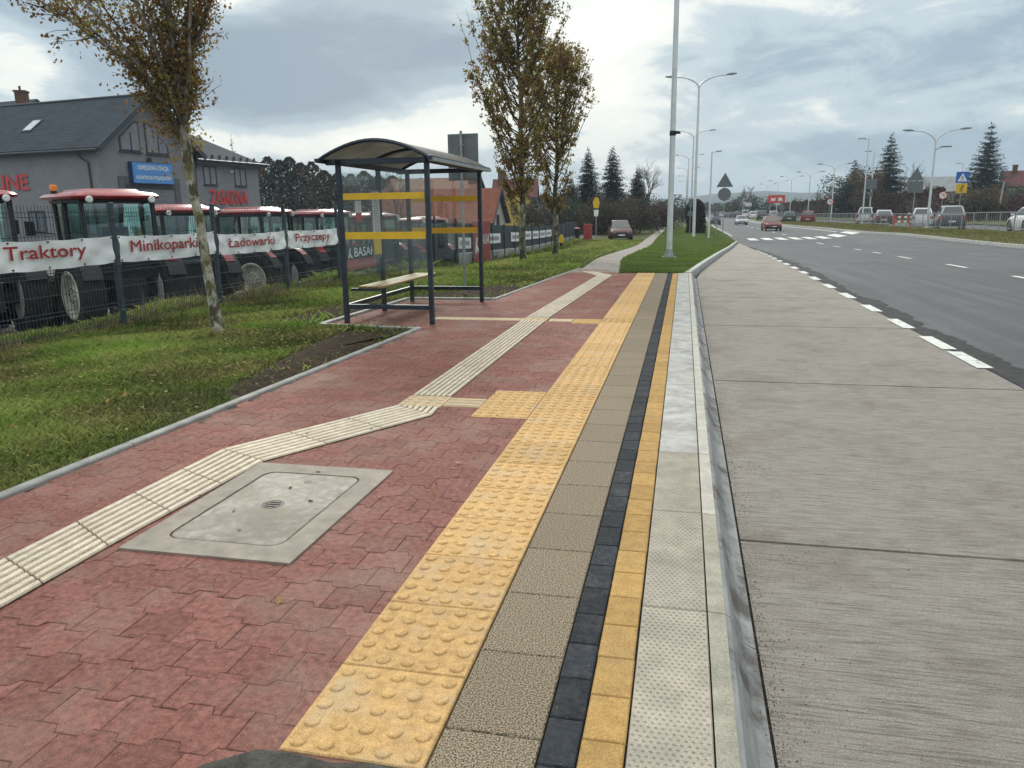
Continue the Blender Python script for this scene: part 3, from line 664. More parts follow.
M_blade3 = mat('median_grass_blade', (0.15, 0.17, 0.045), 0.8, 0, 0.2, 0.4, world_co=True, col2=(0.19, 0.16, 0.075), tone=0.4, trans=0.35, spec=0.3)
M_dry = mat('dry_weed', (0.20, 0.17, 0.09), 0.85, 0, 0.2, 3, world_co=True, tone=0.4, trans=0.3)
grass('grass', 'rough green grass of the lawn between the fence and the red paving', const(-7.9), lambda y: KL(y)-0.08, 2.0, 8.9, 170000, 0.045, M_blade, 1.2, edge=0.5)
grass('grass', 'rough green grass around the shelter and along the mesh fence', const(-8.0), lambda y: KL(y)-0.1 if not 9.05 < y < 12.35 else -4.62, 8.9, 60, 110000, 0.05, M_blade, 2.0, edge=0.6)
grass('grass', 'bright even grass of the verge between path and bus bay', lambda y: PR(y)+0.05, lambda y: TR(y)-0.16, 18.16, 110, 90000, 0.03, M_blade2, 1.8, avoid=False, hfar=0.6)
grass('grass', 'yellowish grass on the median between the two carriageways', lambda y: RR(y)+0.18, lambda y: CL(y)-0.1, 26, 130, 45000, 0.045, M_blade3, 1.4, avoid=False, hfar=0.5)
# weeds along the foot of the mesh fence
V, T = [], []
for i in range(9000):
    y = 6+46*random.random()**1.8; x = -7.3+random.gauss(0, 0.16) if y < 29 else -7.3-(y-29)*0.034+random.gauss(0, 0.16)
    z = gl(x, y)-0.03; h = abs(random.gauss(0, 0.16))*(1.2 if math.sin(y*2.1)+math.sin(y*0.7) > 0.3 else 0.5)+0.04; w = random.uniform(0.004, 0.01)
    t = random.uniform(0, 6.28); V += [(x-math.cos(t)*w, y-math.sin(t)*w, z), (x+math.cos(t)*w, y+math.sin(t)*w, z), (x+random.gauss(0, h*.3), y+random.gauss(0, h*.3), z+h)]; T.append(random.random())
o = np_mesh('weeds', V, [(3*i, 3*i+1, 3*i+2) for i in range(len(T))], M_dry, tone=T, kind='stuff'); tag(o, 'dry weeds at the foot of the mesh fence', 'weeds')
# fallen leaves
P = []
for i in range(5200):
    y = 1.5+9*random.random()**1.5; x = random.uniform(KL(y), 0.1)
    if vnoise(x*1.7+3, y*1.7) < 0.2 and random.random() < 0.8: continue
    P.append((x, y, 0.0015+gl(x, y)))
o = cards('sand', P, 0.0055, mat('pale_sand_grain', (0.34, 0.27, 0.20), 1.0, 0, 0.3, 40, world_co=True), kind='stuff', flat=0.9); tag(o, 'pale sand grains lying on the paving', 'sand')
M_litter = mat('fallen_leaf', (0.16, 0.085, 0.03), 0.8, 0, 0.3, 30, tone=0.5, col2=(0.26, 0.17, 0.05), world_co=True)
P = []
for i in range(2600):
    y = 3+40*random.random()**1.7; x = random.uniform(-7.2, KL(y)-0.15)
    if random.random() < 0.5: x = -5.4+random.gauss(0, 1.1); y = 8+random.gauss(0, 2.2)
    if x > KL(y)-0.1: continue
    P.append((x, y, gl(x, y)+0.02+random.random()*0.02))
for i in range(90):
    y = 2+14*random.random(); x = random.uniform(KL(y), -1.1); P.append((x, y, gl(x, y)+0.012))
o = cards('fallen_leaves', P, 0.035, M_litter, kind='stuff', flat=0.8); tag(o, 'brown fallen leaves strewn on the lawn and paving', 'leaves')
# ---------------------------------------------------------------- lettering and plates
def lettering(text, o, ex, ey, w, h, m, parent, name='lettering', depth=0.004, bold=0.0, spacing=1.0, wt=0.032):
    """text set in the plane (ex, ey) with its lower left corner at o, fitted to w x h"""
    cu = bpy.data.curves.new('txt', 'FONT'); cu.body = text; cu.size = 1; cu.offset = 0.0; cu.space_character = spacing; cu.extrude = 0.0; cu.resolution_u = 3
    ob = bpy.data.objects.new('txt', cu); COL.objects.link(ob); bpy.context.view_layer.update()
    me = bpy.data.meshes.new_from_object(ob.evaluated_get(bpy.context.evaluated_depsgraph_get()))
    bpy.data.objects.remove(ob); bpy.data.curves.remove(cu)
    n = len(me.vertices); co = np.empty(n*3); me.vertices.foreach_get('co', co); co = co.reshape(n, 3)
    mn, mxx = co.min(0), co.max(0); ex = Vector(ex).normalized(); ey = Vector(ey).normalized(); ez = ex.cross(ey)
    vs = []; weight = h*wt; sh_ = [(0, 0, 0), (weight, 0, 0.0004), (weight*0.5, weight*0.6, 0.0008), (weight*0.5, -weight*0.4, 0.0012)]
    for sx_, sy_, sz_ in sh_:
      for p in co:
        q = Vector(o)+ex*sx_+ey*sy_+ez*sz_+ex*((p[0]-mn[0])/(mxx[0]-mn[0])*w)+ey*((p[1]-mn[1])/(mxx[1]-mn[1])*h)+ez*depth; vs.append(tuple(q))
    f0 = [tuple(p.vertices) for p in me.polygons]; fs = [tuple(i+k*n for i in f) for k in range(4) for f in f0]; bpy.data.meshes.remove(me)
    mb = MB(); mb.add(vs, fs); return mb.build(name, m, parent, fixn=False)

# ---------------------------------------------------------------- mesh fence in front of the yard
FX = -7.28
fe = thing('mesh_fence', 'anthracite welded mesh fence running along the tractor yard', 'fence', (0, 0, 0))
posts = [6.62+2.25*i for i in range(9)]
for y in posts:
    z = gl(FX, y); m_ = MB(); m_.box((FX, y, z+0.75), (0.05, 0.07, 1.66)); m_.box((FX, y, z+1.585), (0.056, 0.076, 0.02))
    for c in (0.2, 0.8, 1.4): m_.box((FX+0.032, y, z+c), (0.02, 0.085, 0.03))
    m_.build('post', M_fencepost, fe, bevel=0.004)
for a, b in zip(posts, posts[1:]):
    m_ = MB(); za, zb = gl(FX, a), gl(FX, b); n = 44
    for i in range(n+1):
        t = i/n; y = a+0.04+(b-a-0.08)*t; z = za+(zb-za)*t
        m_.bar((FX+0.005, y, z+0.03), (FX+0.005, y, z+1.55), 0.0045, 0.0045)
    for h in (0.06, 0.26, 0.31, 0.51, 0.72, 0.77, 0.97, 1.20, 1.42, 1.47):
        m_.bar((FX+0.012, a+0.03, za+h), (FX+0.012, b-0.03, zb+h), 0.006, 0.007); 
    m_.build('mesh_panel', M_wire, fe)

def banner(word, i, z0, z1, label, y0f=0.04, y1f=0.04, red=M_textred, tx=0.12, wf=0.68):
    a, b = posts[i]+y0f, posts[i+1]-y1f; t = thing('banner', label, 'banner', (FX+0.03, a, 0), 0, 'white banners tied to the mesh fence')
    m_ = MB(); n, k = 36, 8; L = b-a; vs, fs = [], []
    def P(u, v): return (0.010*math.sin(u*9+v*3)+0.006*math.sin(u*23-v*8)+0.004*math.sin(v*11+u*31), u*L, z0+(z1-z0)*v-0.018*math.sin(math.pi*u)*1.0-0.01*abs(math.sin(u*12.5)))
    for j in range(k+1):
        for q in range(n+1): vs.append(P(q/n, j/k))
    for j in range(k):
        for q in range(n): c = j*(n+1)+q; fs.append((c, c+1, c+n+2, c+n+1))
    m_.add(vs, fs); o = m_.build('sheet', M_white, t, smooth=60, fixn=False)
    if word:
        hgt = (z1-z0); w = L*wf
        desc = any(c in word for c in 'ypgj'); hh_ = hgt*(0.58 if desc else 0.46); zb = z0+hgt*(0.20 if desc else 0.29)
        lettering(word, (0.022, L*tx, zb), (0, 1, 0), (0, 0, 1), w, hh_, red, t, bold=0.012)
    for u in (0.01, 0.25, 0.5, 0.75, 0.99):
        for v in (0.06, 0.94): e = MB(); p = P(u, v); e.cyl((p[0]-0.03, p[1], p[2]), (p[0]+0.012, p[1], p[2]), 0.011, n=8); e.build('eyelet', M_iron, o)
    return t
banner('Traktory', 0, 0.84, 1.175, 'white banner reading Traktory in red letters', 0.04, 0.06, tx=0.20, wf=0.56)
banner('Minikoparki', 1, 0.835, 1.175, 'white banner reading Minikoparki behind the birch trunk', tx=0.09)
banner('Ładowarki', 2, 0.81, 1.13, 'white banner reading Ładowarki right of the birch trunk', tx=0.11)
banner('Przyczepy', 3, 0.80, 1.13, 'white banner reading Przyczepy beside the shelter', tx=0.12)
bb = thing('advertising_banner', 'black and red banner reading BASAK seen through the shelter glass', 'banner', (FX+0.03, 15.95, 0.2))
m_ = MB(); m_.box((0, 0.85, 0.37), (0.012, 1.7, 0.30)); m_.build('dark_sheet', M_black, bb)
m_ = MB(); m_.box((0, 0.85, 0.10), (0.012, 1.7, 0.238)); m_.build('red_sheet', M_boardred, bb)
lettering('BASAK', (0.008, 0.42, 0.27), (0, 1, 0), (0, 0, 1), 1.2, 0.2, M_textwhite, bb)
m_ = MB(); m_.prism([(0.10, 0.25), (0.20, 0.47), (0.24, 0.47), (0.20, 0.36), (0.34, 0.25), (0.26, 0.25), (0.18, 0.32), (0.15, 0.25)], (0.008, 0, 0), (0, 1, 0), (0, 0, 1), (0.002, 0, 0)); m_.build('emblem', M_textwhite, bb)

# screened part of the fence farther on
M_screen = mat('dark_screen_fabric', (0.045, 0.055, 0.068), 0.8, 0, 0.2, 3)
M_plinth = mat('pale_concrete_plinth', (0.36, 0.35, 0.33), 0.9, 0, 0.2, 4, dirt=((0.15, 0.15, 0.13), 2, 0.45, 0.7, 0.6))
FXF = lerp([(24.6, -7.28), (29, -7.32), (62, -8.43)])
sf = thing('screened_fence', 'fence covered in dark screen fabric above a pale plinth beyond the shelter', 'fence')
def onf(y, z, dx=0.0): return (FXF(y)+dx, y, gl(FXF(y), y)+z)
ys = [24.62+2.5*i for i in range(16)]
for i, (a, b) in enumerate(zip(ys, ys[1:])):
    m_ = MB()
    if i < 12:
        m_.bar(onf(a, 0.95), onf(b, 0.95), 0.012, 0.98); m_.build('screen_panel', M_screen, sf)
    else:
        for t in range(18): y = a+(b-a)*t/18; m_.bar(onf(y, 0.05), onf(y, 1.45), 0.02, 0.02)
        for h in (0.06, 0.75, 1.45): m_.bar(onf(a, h), onf(b, h), 0.03, 0.04)
        m_.build('bar_panel', M_fencepost, sf)
    m_ = MB(); m_.bar(onf(a, 0.18), onf(b, 0.18), 0.06, 0.5); m_.build('plinth', M_plinth, sf)
for y in ys:
    m_ = MB(); m_.bar(onf(y, -0.1, 0.03), onf(y, 1.5, 0.03), 0.06, 0.06); m_.build('post', M_fencepost, sf)
def fbanner(y0, y1, z0, z1, label):
    t = thing('banner', label, 'banner', (0, 0, 0), 0, 'small white banners on the screened fence')
    z0 -= 0.25; z1 -= 0.25; m_ = MB(); p = [onf(y0, z0, 0.05), onf(y1, z0, 0.05), onf(y1, z1, 0.05), onf(y0, z1, 0.05)]
    m_.add(p+[(x-0.01, y, z) for x, y, z in p], [(0, 1, 2, 3), (4, 7, 6, 5), (0, 4, 5, 1), (1, 5, 6, 2), (2, 6, 7, 3), (3, 7, 4, 0)]); m_.build('sheet', M_white, t)
    m_ = MB(); n = 6; L = y1-y0
    for k in range(n):
        a = y0+L*(0.12+0.76*k/n); b = a+L*0.085; zc = z0+(z1-z0)*0.3; zd = z0+(z1-z0)*0.7
        m_.add([onf(a, zc, 0.056), onf(b, zc, 0.056), onf(b, zd, 0.056), onf(a, zd, 0.056)], [(0, 1, 2, 3)])
    m_.build('faded_print', mat('faded_print', (0.25, 0.2, 0.22), 0.6), t, fixn=False)
fbanner(21.2+3.5, 26.3, 0.85, 1.22, 'small white banner left of the red board, seen past the shelter')
fbanner(28.8, 31.2, 0.98, 1.36, 'white banner just right of the red board')
fbanner(33.6, 35.9, 1.0, 1.4, 'white banner on the dark screen left of the middle tree')
for i, (y, lab) in enumerate([(37.0, 'first of the four white banners in a close row on the fence'), (39.6, 'second of the four white banners in a close row on the fence'), (42.2, 'third of the four white banners in a close row on the fence'), (44.8, 'last of the four white banners in a close row on the fence')]):
    fbanner(y, y+2.2, 1.05, 1.45, lab)
rb = thing('advertising_board', 'tall red board reading BASAK fixed to the fence beyond the shelter', 'sign', (-7.2, 26.4, gl(-7.28, 27.5)))
m_ = MB(); m_.box((0, 1.2, 0.82), (0.05, 2.4, 1.5)); m_.build('board', M_boardred, rb, bevel=0.005)
lettering('BASAK', (0.03, 1.0, 0.72), (0, 1, 0), (0, 0, 1), 1.25, 0.36, M_textwhite, rb)
m_ = MB(); m_.prism([(0.15, 0.5), (0.35, 1.0), (0.5, 1.0), (0.42, 0.75), (0.75, 0.5), (0.55, 0.45), (0.38, 0.6), (0.3, 0.4)], (0.028, 0, 0), (0, 1, 0), (0, 0, 1), (0.003, 0, 0)); m_.build('emblem', M_textwhite, rb)

# ---------------------------------------------------------------- tractors
M_seat = mat('cab_interior', (0.03, 0.03, 0.032), 0.8)
M_redfab = mat('hood_red', (0.33, 0.012, 0.016), 0.28, 0, 0.1, 3, coat=0.6)
def wheel_part(parent, name, r, w, c, m, rimr, lugs=0, rimm=None, dish=0.06, side=1, bolts=0):
    mb = MB(); pr = [(rimr, -w*0.42), (r*0.90, -w/2), (r*0.985, -w*0.42), (r, -w*0.25), (r, w*0.25), (r*0.985, w*0.42), (r*0.90, w/2), (rimr, w*0.42)]
    mb.lathe(pr, c, 'x', 30, closed=True)
    for k in range(lugs):
        for s_ in (-1, 1):
            a = 2*math.pi*(k+(0.5 if s_ > 0 else 0))/lugs; rr = r+0.012; cc = Vector(c)
            p0 = cc+Vector((s_*w*0.46, math.cos(a)*rr*0.96, math.sin(a)*rr*0.96)); a2 = a+0.22; p1 = cc+Vector((s_*0.01, math.cos(a2)*rr, math.sin(a2)*rr)); mb.bar(p0, p1, 0.035, 0.04)
    t = mb.build(name, M_rubber, parent, smooth=35)
    rm = MB(); d = side
    rm.lathe([(rimr*1.02, -w*0.40*d), (rimr*1.02, w*0.43*d), (rimr*0.95, w*0.45*d), (rimr*0.86, (w*0.45-0.02)*d), (rimr*0.80, (w*0.45-dish)*d), (rimr*0.45, (w*0.45-dish*1.3)*d), (rimr*0.40, (w*0.45-dish*0.6)*d), (rimr*0.2, (w*0.45-dish*0.5)*d), (0.01, (w*0.45-dish*0.5)*d)], c, 'x', 24)
    rr = rm.build('rim', rimm or M_rim, t, smooth=35)
    if bolts:
        bm_ = MB()
        for k in range(bolts):
            a = 2*math.pi*k/bolts; y, z = math.cos(a)*rimr*0.3, math.sin(a)*rimr*0.3; x = (w*0.45-dish*0.5)*d
            bm_.cyl((c[0]+x, c[1]+y, c[2]+z), (c[0]+x+0.02*d, c[1]+y, c[2]+z), 0.014, n=6)
        bm_.build('wheel_bolts', M_iron, t)
    return t
def make_tractor(label, beacon, rimm):
    t = thing('tractor', label, 'tractor', (0, 0, 0), 0, 'red tractors parked behind the mesh fence')
    for s_ in (-1, 1):
        wheel_part(t, 'rear_wheel', 0.72, 0.40, (s_*0.72, -0.72, 0.72), M_rubber, 0.42, 18, side=s_, dish=0.10, bolts=8, rimm=rimm)
        wheel_part(t, 'front_wheel', 0.47, 0.28, (s_*0.66, 1.22, 0.47), M_rubber, 0.27, 14, side=s_, dish=0.07, bolts=6, rimm=rimm)
        # fender: an arc over the rear wheel
        fm = MB(); vs, fs = [], []; n = 14
        for k in range(n+1):
            a = R(62+96*k/n); y, z = -0.72+math.cos(a)*0.80, 0.72+math.sin(a)*0.80
            for x, dz in ((0.56, 0.0), (0.88, 0.0), (0.88, -0.04), (0.56, -0.03)):
                vs.append((s_*x, -0.72+math.cos(a)*(0.78+dz), 0.72+math.sin(a)*(0.78+dz)))
        for k in range(n):
            for j in range(4): fs.append((k*4+j, k*4+(j+1) % 4, (k+1)*4+(j+1) % 4, (k+1)*4+j))
        fs += [(0, 1, 2, 3), tuple(n*4+j for j in (3, 2, 1, 0))]
        fm.add(vs, fs); fn_ = fm.build('fender', M_black, t, smooth=40)
        fm = MB(); A_ = [(math.cos(R(72+64*k/8)), math.sin(R(72+64*k/8))) for k in range(9)]; fm.loft([[(s_*0.58, -0.72+c*0.80, 0.72+q*0.80), (s_*0.80, -0.72+c*0.80, 0.72+q*0.80), (s_*0.80, -0.72+c*0.77, 0.72+q*0.77), (s_*0.58, -0.72+c*0.77, 0.72+q*0.77)] for c, q in A_]); fm.build('fender_cover', M_redfab, fn_, smooth=40)
        st = MB()
        for k in range(3): st.box((s_*0.60, 0.28, 0.42+0.22*k), (0.26, 0.30, 0.03))
        st.bar((s_*0.5, 0.14, 0.40), (s_*0.5, 0.14, 1.0), 0.03, 0.03); st.bar((s_*0.5, 0.42, 0.40), (s_*0.5, 0.42, 1.0), 0.03, 0.03)
        st.build('step', M_black, t)
        mi = MB(); mi.tube([(s_*0.60, 0.50, 1.75), (s_*0.85, 0.62, 1.80), (s_*0.95, 0.62, 1.80)], 0.014, 6); mi.box((s_*0.97, 0.62, 1.86), (0.16, 0.04, 0.26)); mi.build('mirror', M_black, t, bevel=0.01)
    ch = MB(); ch.box((0, 0.25, 0.72), (0.42, 2.6, 0.40)); ch.box((0, -0.75, 0.72), (0.56, 0.75, 0.50)); ch.tube([(-0.55, 1.22, 0.47), (0.55, 1.22, 0.47)], 0.085, 10); ch.tube([(-0.6, -0.72, 0.72), (0.6, -0.72, 0.72)], 0.15, 12)
    ch.box((0.42, 0.35, 0.62), (0.34, 0.62, 0.34)); ch.box((-0.42, 0.35, 0.62), (0.34, 0.62, 0.34)); ch.box((0, 1.75, 0.62), (0.5, 0.3, 0.3))
    ch.build('chassis', M_dark, t, bevel=0.02)
    # hood tapering to the nose
    hd = MB(); rings = []
    for y, w, zt, zb in ((0.55, 0.34, 1.52, 0.92), (1.0, 0.335, 1.49, 0.92), (1.45, 0.32, 1.41, 0.90), (1.75, 0.30, 1.27, 0.86), (1.88, 0.25, 1.10, 0.84)):
        rings.append([(-w, y, zb), (-w, y, zt-0.14), (-w*0.82, y, zt-0.03), (-w*0.4, y, zt), (w*0.4, y, zt), (w*0.82, y, zt-0.03), (w, y, zt-0.14), (w, y, zb)])
    hd.loft(rings); hood = hd.build('hood', M_redfab, t, smooth=40, bevel=0.01)
    gr = MB(); gr.box((0, 1.885, 0.96), (0.40, 0.03, 0.22))
    for k in range(5): gr.box((0, 1.905, 0.88+k*0.04), (0.38, 0.015, 0.012))
    gr.build('grille', M_black, hood)
    for s_ in (-1, 1):
        gi = MB(); gi.box((s_*0.338, 1.1, 1.17), (0.012, 0.55, 0.2)); gi.build('side_grille', M_black, hood)
        hl = MB(); hl.box((s_*0.17, 1.86, 1.13), (0.12, 0.05, 0.07)); hl.build('headlight', M_lampglass, hood, bevel=0.01)
    fl = MB(); fl.box((0, -0.25, 1.02), (1.12, 1.45, 0.10)); fl.box((0, -0.85, 1.25), (0.9, 0.25, 0.4)); fl.box((0, 0.44, 1.25), (0.34, 0.14, 0.45)); cf = fl.build('cab_floor', M_black, t)
    se = MB(); se.box((0, -0.45, 1.30), (0.46, 0.44, 0.14)); se.box((0, -0.68, 1.60), (0.44, 0.12, 0.55)); se.build('seat', M_seat, t, bevel=0.03)
    sw = MB(); cc = Vector((0, 0.12, 1.62)); ring_ = [cc+Vector((math.cos(a)*0.19, math.sin(a)*0.17, math.sin(a)*0.09)) for a in [2*math.pi*k/18 for k in range(19)]]
    sw.tube(ring_, 0.014, 6); sw.bar(cc, (0, 0.32, 1.3), 0.05, 0.05); sw.bar(ring_[0], ring_[9], 0.03, 0.02); sw.build('steering_wheel', M_black, t)
    # cab frame, waist at 1.08, roof at 2.3
    fr = MB()
    bot = {'fl': (-0.50, 0.52, 1.05), 'fr': (0.50, 0.52, 1.05), 'ml': (-0.66, -0.30, 1.05), 'mr': (0.66, -0.30, 1.05), 'rl': (-0.60, -0.98, 1.25), 'rr': (0.60, -0.98, 1.25)}
    top = {'fl': (-0.58, 0.42, 2.32), 'fr': (0.58, 0.42, 2.32), 'ml': (-0.66, -0.30, 2.32), 'mr': (0.66, -0.30, 2.32), 'rl': (-0.60, -0.92, 2.32), 'rr': (0.60, -0.92, 2.32)}
    for k in bot: fr.bar(bot[k], top[k], 0.065, 0.075)
    for a, b in (('fl', 'fr'), ('fl', 'ml'), ('ml', 'rl'), ('rl', 'rr'), ('rr', 'mr'), ('mr', 'fr')): fr.bar(bot[a], bot[b], 0.06, 0.07); fr.bar(top[a], top[b], 0.06, 0.07)
    fr.build('cab_frame', M_black, t, bevel=0.008)
    def pane(a, b, nm):
        g_ = MB(); P = [Vector(bot[a]), Vector(bot[b]), Vector(top[b]), Vector(top[a])]; c = sum(P, Vector())/4; P = [c+(p-c)*0.965 for p in P]
        g_.add(P, [(0, 1, 2, 3)]); g_.build(nm, M_cabglass, t, fixn=False)
    for a, b, nm in (('fl', 'fr', 'windscreen'), ('fl', 'ml', 'door_glass'), ('mr', 'fr', 'door_glass'), ('ml', 'rl', 'side_glass'), ('rr', 'mr', 'side_glass'), ('rl', 'rr', 'rear_window')): pane(a, b, nm)
    ro = MB(); 
    def rr_(w, y0, y1, z, c=0.14): return [(-w+c, y0, z), (w-c, y0, z), (w, y0+c, z), (w, y1-c, z), (w-c, y1, z), (-w+c, y1, z), (-w, y1-c, z), (-w, y0+c, z)]
    ro.loft([rr_(0.66, -1.02, 0.62, 2.34), rr_(0.72, -1.10, 0.80, 2.365), rr_(0.73, -1.12, 0.86, 2.40), rr_(0.68, -1.06, 0.76, 2.455), rr_(0.46, -0.86, 0.40, 2.49, 0.1), rr_(0.44, -0.82, 0.34, 2.525, 0.1), rr_(0.38, -0.76, 0.28, 2.53, 0.1)])
    roof = ro.build('cab_roof', M_red, t, smooth=50, bevel=0.012)
    for s_ in (-1, 1):
        for yy, sg in ((0.74, 1), (-1.09, -1)):
            w_ = MB(); w_.lathe([(0.055, 0.0), (0.06, 0.05*sg), (0.045, 0.065*sg)], (s_*0.52, yy-0.01*sg, 2.34), 'y', 14); w_.build('work_light', M_lampglass, roof)
    ex = MB(); ex.tube([(0.44, 0.75, 1.1), (0.46, 0.72, 1.5), (0.46, 0.70, 2.15), (0.47, 0.66, 2.3)], [0.05, 0.05, 0.035, 0.035], 10); ex.build('exhaust_pipe', M_dark, t)
    if beacon:
        be = MB(); be.cyl((-0.55, 0.45, 2.47), (-0.55, 0.45, 2.52), 0.055); be.build('beacon_base', M_black, t)
        be = MB(); be.lathe([(0.06, 0), (0.062, 0.08), (0.045, 0.11)], (-0.55, 0.45, 2.52)); be.build('beacon', M_amber, t, smooth=40)
    return t
TR1 = make_tractor('largest red tractor with an orange roof beacon behind the banner reading Traktory', True, M_rim)
TR3 = make_tractor('red tractor with a cream rear rim behind the banner reading Ładowarki', False, M_rim)
TR2 = make_tractor('red tractor behind the banner reading Minikoparki', False, M_iron)
def put(o, x, y, ztop, rz, s_, label=None):
    o.location = (x, y, ztop-2.565*s_); o.rotation_euler = (0, 0, R(rz)); o.scale = (s_, s_, s_)
    if label: o['label'] = label
HD = 60
put(TR1, -10.95, 13.01, 1.96, HD, 1.04)
put(copy_tree(TR1), -12.6, 11.5, 1.99, HD-2, 1.04, 'leftmost red tractor, only its cab corner inside the picture edge')
put(TR2, -11.42, 15.8, 1.71, HD, 1.0)
put(TR3, -11.35, 18.8, 1.66, HD+24, 1.0)
put(copy_tree(TR2), -11.3, 22.7, 1.61, HD+2, 1.0, 'red tractor behind the banner reading Przyczepy')
put(copy_tree(TR2), -10.3, 24.2, 1.50, HD+6, 0.97, 'red tractor seen through the left glass of the shelter')
put(copy_tree(TR2), -9.25, 26.6, 1.33, HD-6, 0.93, 'farthest red tractor seen through the shelter beside its front post')
# pale stones and scrap under the fence
M_stone = mat('pale_stone', (0.34, 0.33, 0.31), 0.9, 0, 0.2, 8, 0.01, 20)
def stone(x, y, s_, label, m=M_stone):
    mb = MB(); n1, n2 = 8, 5; vs, rs = [], []
    for j in range(n2+1):
        ph = math.pi*j/n2; rs.append([(x+s_*math.sin(ph)*math.cos(2*math.pi*i/n1)*random.uniform(0.75, 1.25), y+s_*math.sin(ph)*math.sin(2*math.pi*i/n1)*random.uniform(0.8, 1.5), gl(x, y)+s_*0.35+s_*0.75*math.cos(ph)) for i in range(n1)])
    mb.loft(rs); o = mb.build('stone', m, bevel=0.01); tag(o, label, 'stone', 'pale stones under the mesh fence')
stone(-7.6, 11.6, 0.10, 'pale stone just right of the second fence post'); stone(-7.7, 12.4, 0.12, 'pale stone left of the birch foot under the fence'); stone(-7.7, 14.6, 0.10, 'pale stone below the cream tractor rim'); stone(-7.7, 18.6, 0.14, 'larger pale stone beside the shelter post under the fence')

# ---------------------------------------------------------------- bus shelter
M_poly = mat('smoky_polycarbonate', (0.36, 0.35, 0.32), 0.35, 0, 0.15, 2.5, trans=0.6, dirt=((0.14, 0.12, 0.09), 3, 0.5, 0.75, 0.7))
M_wood = mat('bench_wood', (0.46, 0.26, 0.11), 0.6, 0, 0.15, 5, 0.001, 60, vec=(12, 1, 12))
sh = thing('bus_shelter', 'glass bus shelter with arched smoky roof, dark frame and yellow bands', 'bus shelter', (-3.72, 10.75, 0))
X0, X1, Y0, Y1, ZT = -0.60, 0.58, -1.33, 1.22, 2.02   # back, front, near, far
PB = [(X0, Y0), (X0, 0.0), (X0, Y1)]; PFp = [(X1, Y0), (X1, Y1)]
for x, y in PB+PFp:
    m_ = MB(); m_.box((x, y, ZT/2), (0.06, 0.06, ZT)); m_.build('post', M_darksteel, sh, bevel=0.006)
for y in (Y0, Y1):
    for b_ in (((X0+0.03, y, 0.22), (X1-0.03, y, 0.22), 0.045, 0.06), ((X0-0.16, y, ZT+0.03), (X1+0.06, y, ZT+0.03), 0.05, 0.07)): m_ = MB(); m_.bar(*b_); m_.build('frame_rail', M_darksteel, sh, bevel=0.005)
m_ = MB(); m_.bar((X0, Y0+0.03, 0.22), (X0, Y1-0.03, 0.22), 0.045, 0.06); m_.build('frame_rail', M_darksteel, sh, bevel=0.005)
m_ = MB(); m_.bar((X0, Y0-0.14, ZT+0.03), (X0, Y1+0.14, ZT+0.03), 0.05, 0.06); m_.build('frame_rail', M_darksteel, sh, bevel=0.005); m_ = MB(); m_.bar((X1, Y0-0.14, ZT+0.03), (X1, Y1+0.14, ZT+0.03), 0.05, 0.06)
m_.build('frame_rail', M_darksteel, sh, bevel=0.005)
xa, xb = X0-0.20, X1+0.10; zc0 = ZT+0.055; rise = 0.23; NN = 16
def arc(u, off=0.0):
    return (xa+(xb-xa)*u, zc0+rise*math.sin(math.pi*u)**0.9+off)
m_ = MB(); rings = []
for k in range(NN+1):
    x, z = arc(k/NN); rings.append([(x, Y0-0.16, z), (x, Y1+0.16, z), (x, Y1+0.16, z+0.01), (x, Y0-0.16, z+0.01)])
m_.loft(rings); m_.build('roof_sheet', M_poly, sh, smooth=60)
for y in (Y0-0.16, -0.05, Y1+0.16):
    m_ = MB(); pts = [arc(k/NN, -0.015) for k in range(NN+1)]; m_.tube([(x, y, z) for x, z in pts], 0.024, 6); m_.build('roof_rib', M_darksteel, sh, smooth=50)
m_ = MB(); 
for u in (0, 1): x, z = arc(u); m_.bar((x, Y0-0.19, z-0.01), (x, Y1+0.19, z-0.01), 0.06, 0.05)
m_.build('roof_edge', M_darksteel, sh, bevel=0.005)
m_ = MB(); m_.bar((X1+0.12, Y0-0.17, zc0-0.03), (X1+0.12, Y1+0.17, zc0-0.03), 0.07, 0.04); m_.build('gutter', M_steel, sh)
def gpane(a, b, z0=0.27, z1=1.93):
    m_ = MB(); m_.add([(a[0], a[1], z0), (b[0], b[1], z0), (b[0], b[1], z1), (a[0], a[1], z1)], [(0, 1, 2, 3)]); return m_.build('glass_pane', M_glass, sh, fixn=False)
g1 = gpane((X0+0.05, Y0), (X1-0.05, Y0)); g2 = gpane((X0+0.05, Y1), (X1-0.05, Y1)); g3 = gpane((X0, Y0+0.05), (X0, -0.05)); g4 = gpane((X0, 0.05), (X0, Y1-0.05))
for gp_, y in ((g1, Y0), (g2, Y1)):
    for z0, z1 in ((1.585, 1.665), (1.09, 1.18)):
        m_ = MB(); m_.box(((X0+X1)/2, y, (z0+z1)/2), (X1-X0-0.09, 0.006, z1-z0)); m_.build('yellow_band', M_yellow, gp_)
bn = MB()
for k in range(4): bn.box((X0+0.16+k*0.088, -0.05, 0.46), (0.075, 2.3, 0.028))
bench = bn.build('bench_seat', M_wood, sh, bevel=0.004)
m_ = MB()
for y in (Y0+0.12, -0.05, Y1-0.12): m_.bar((X0+0.03, y, 0.43), (X0+0.44, y, 0.43), 0.04, 0.035)
m_.build('bench_bracket', M_darksteel, sh)
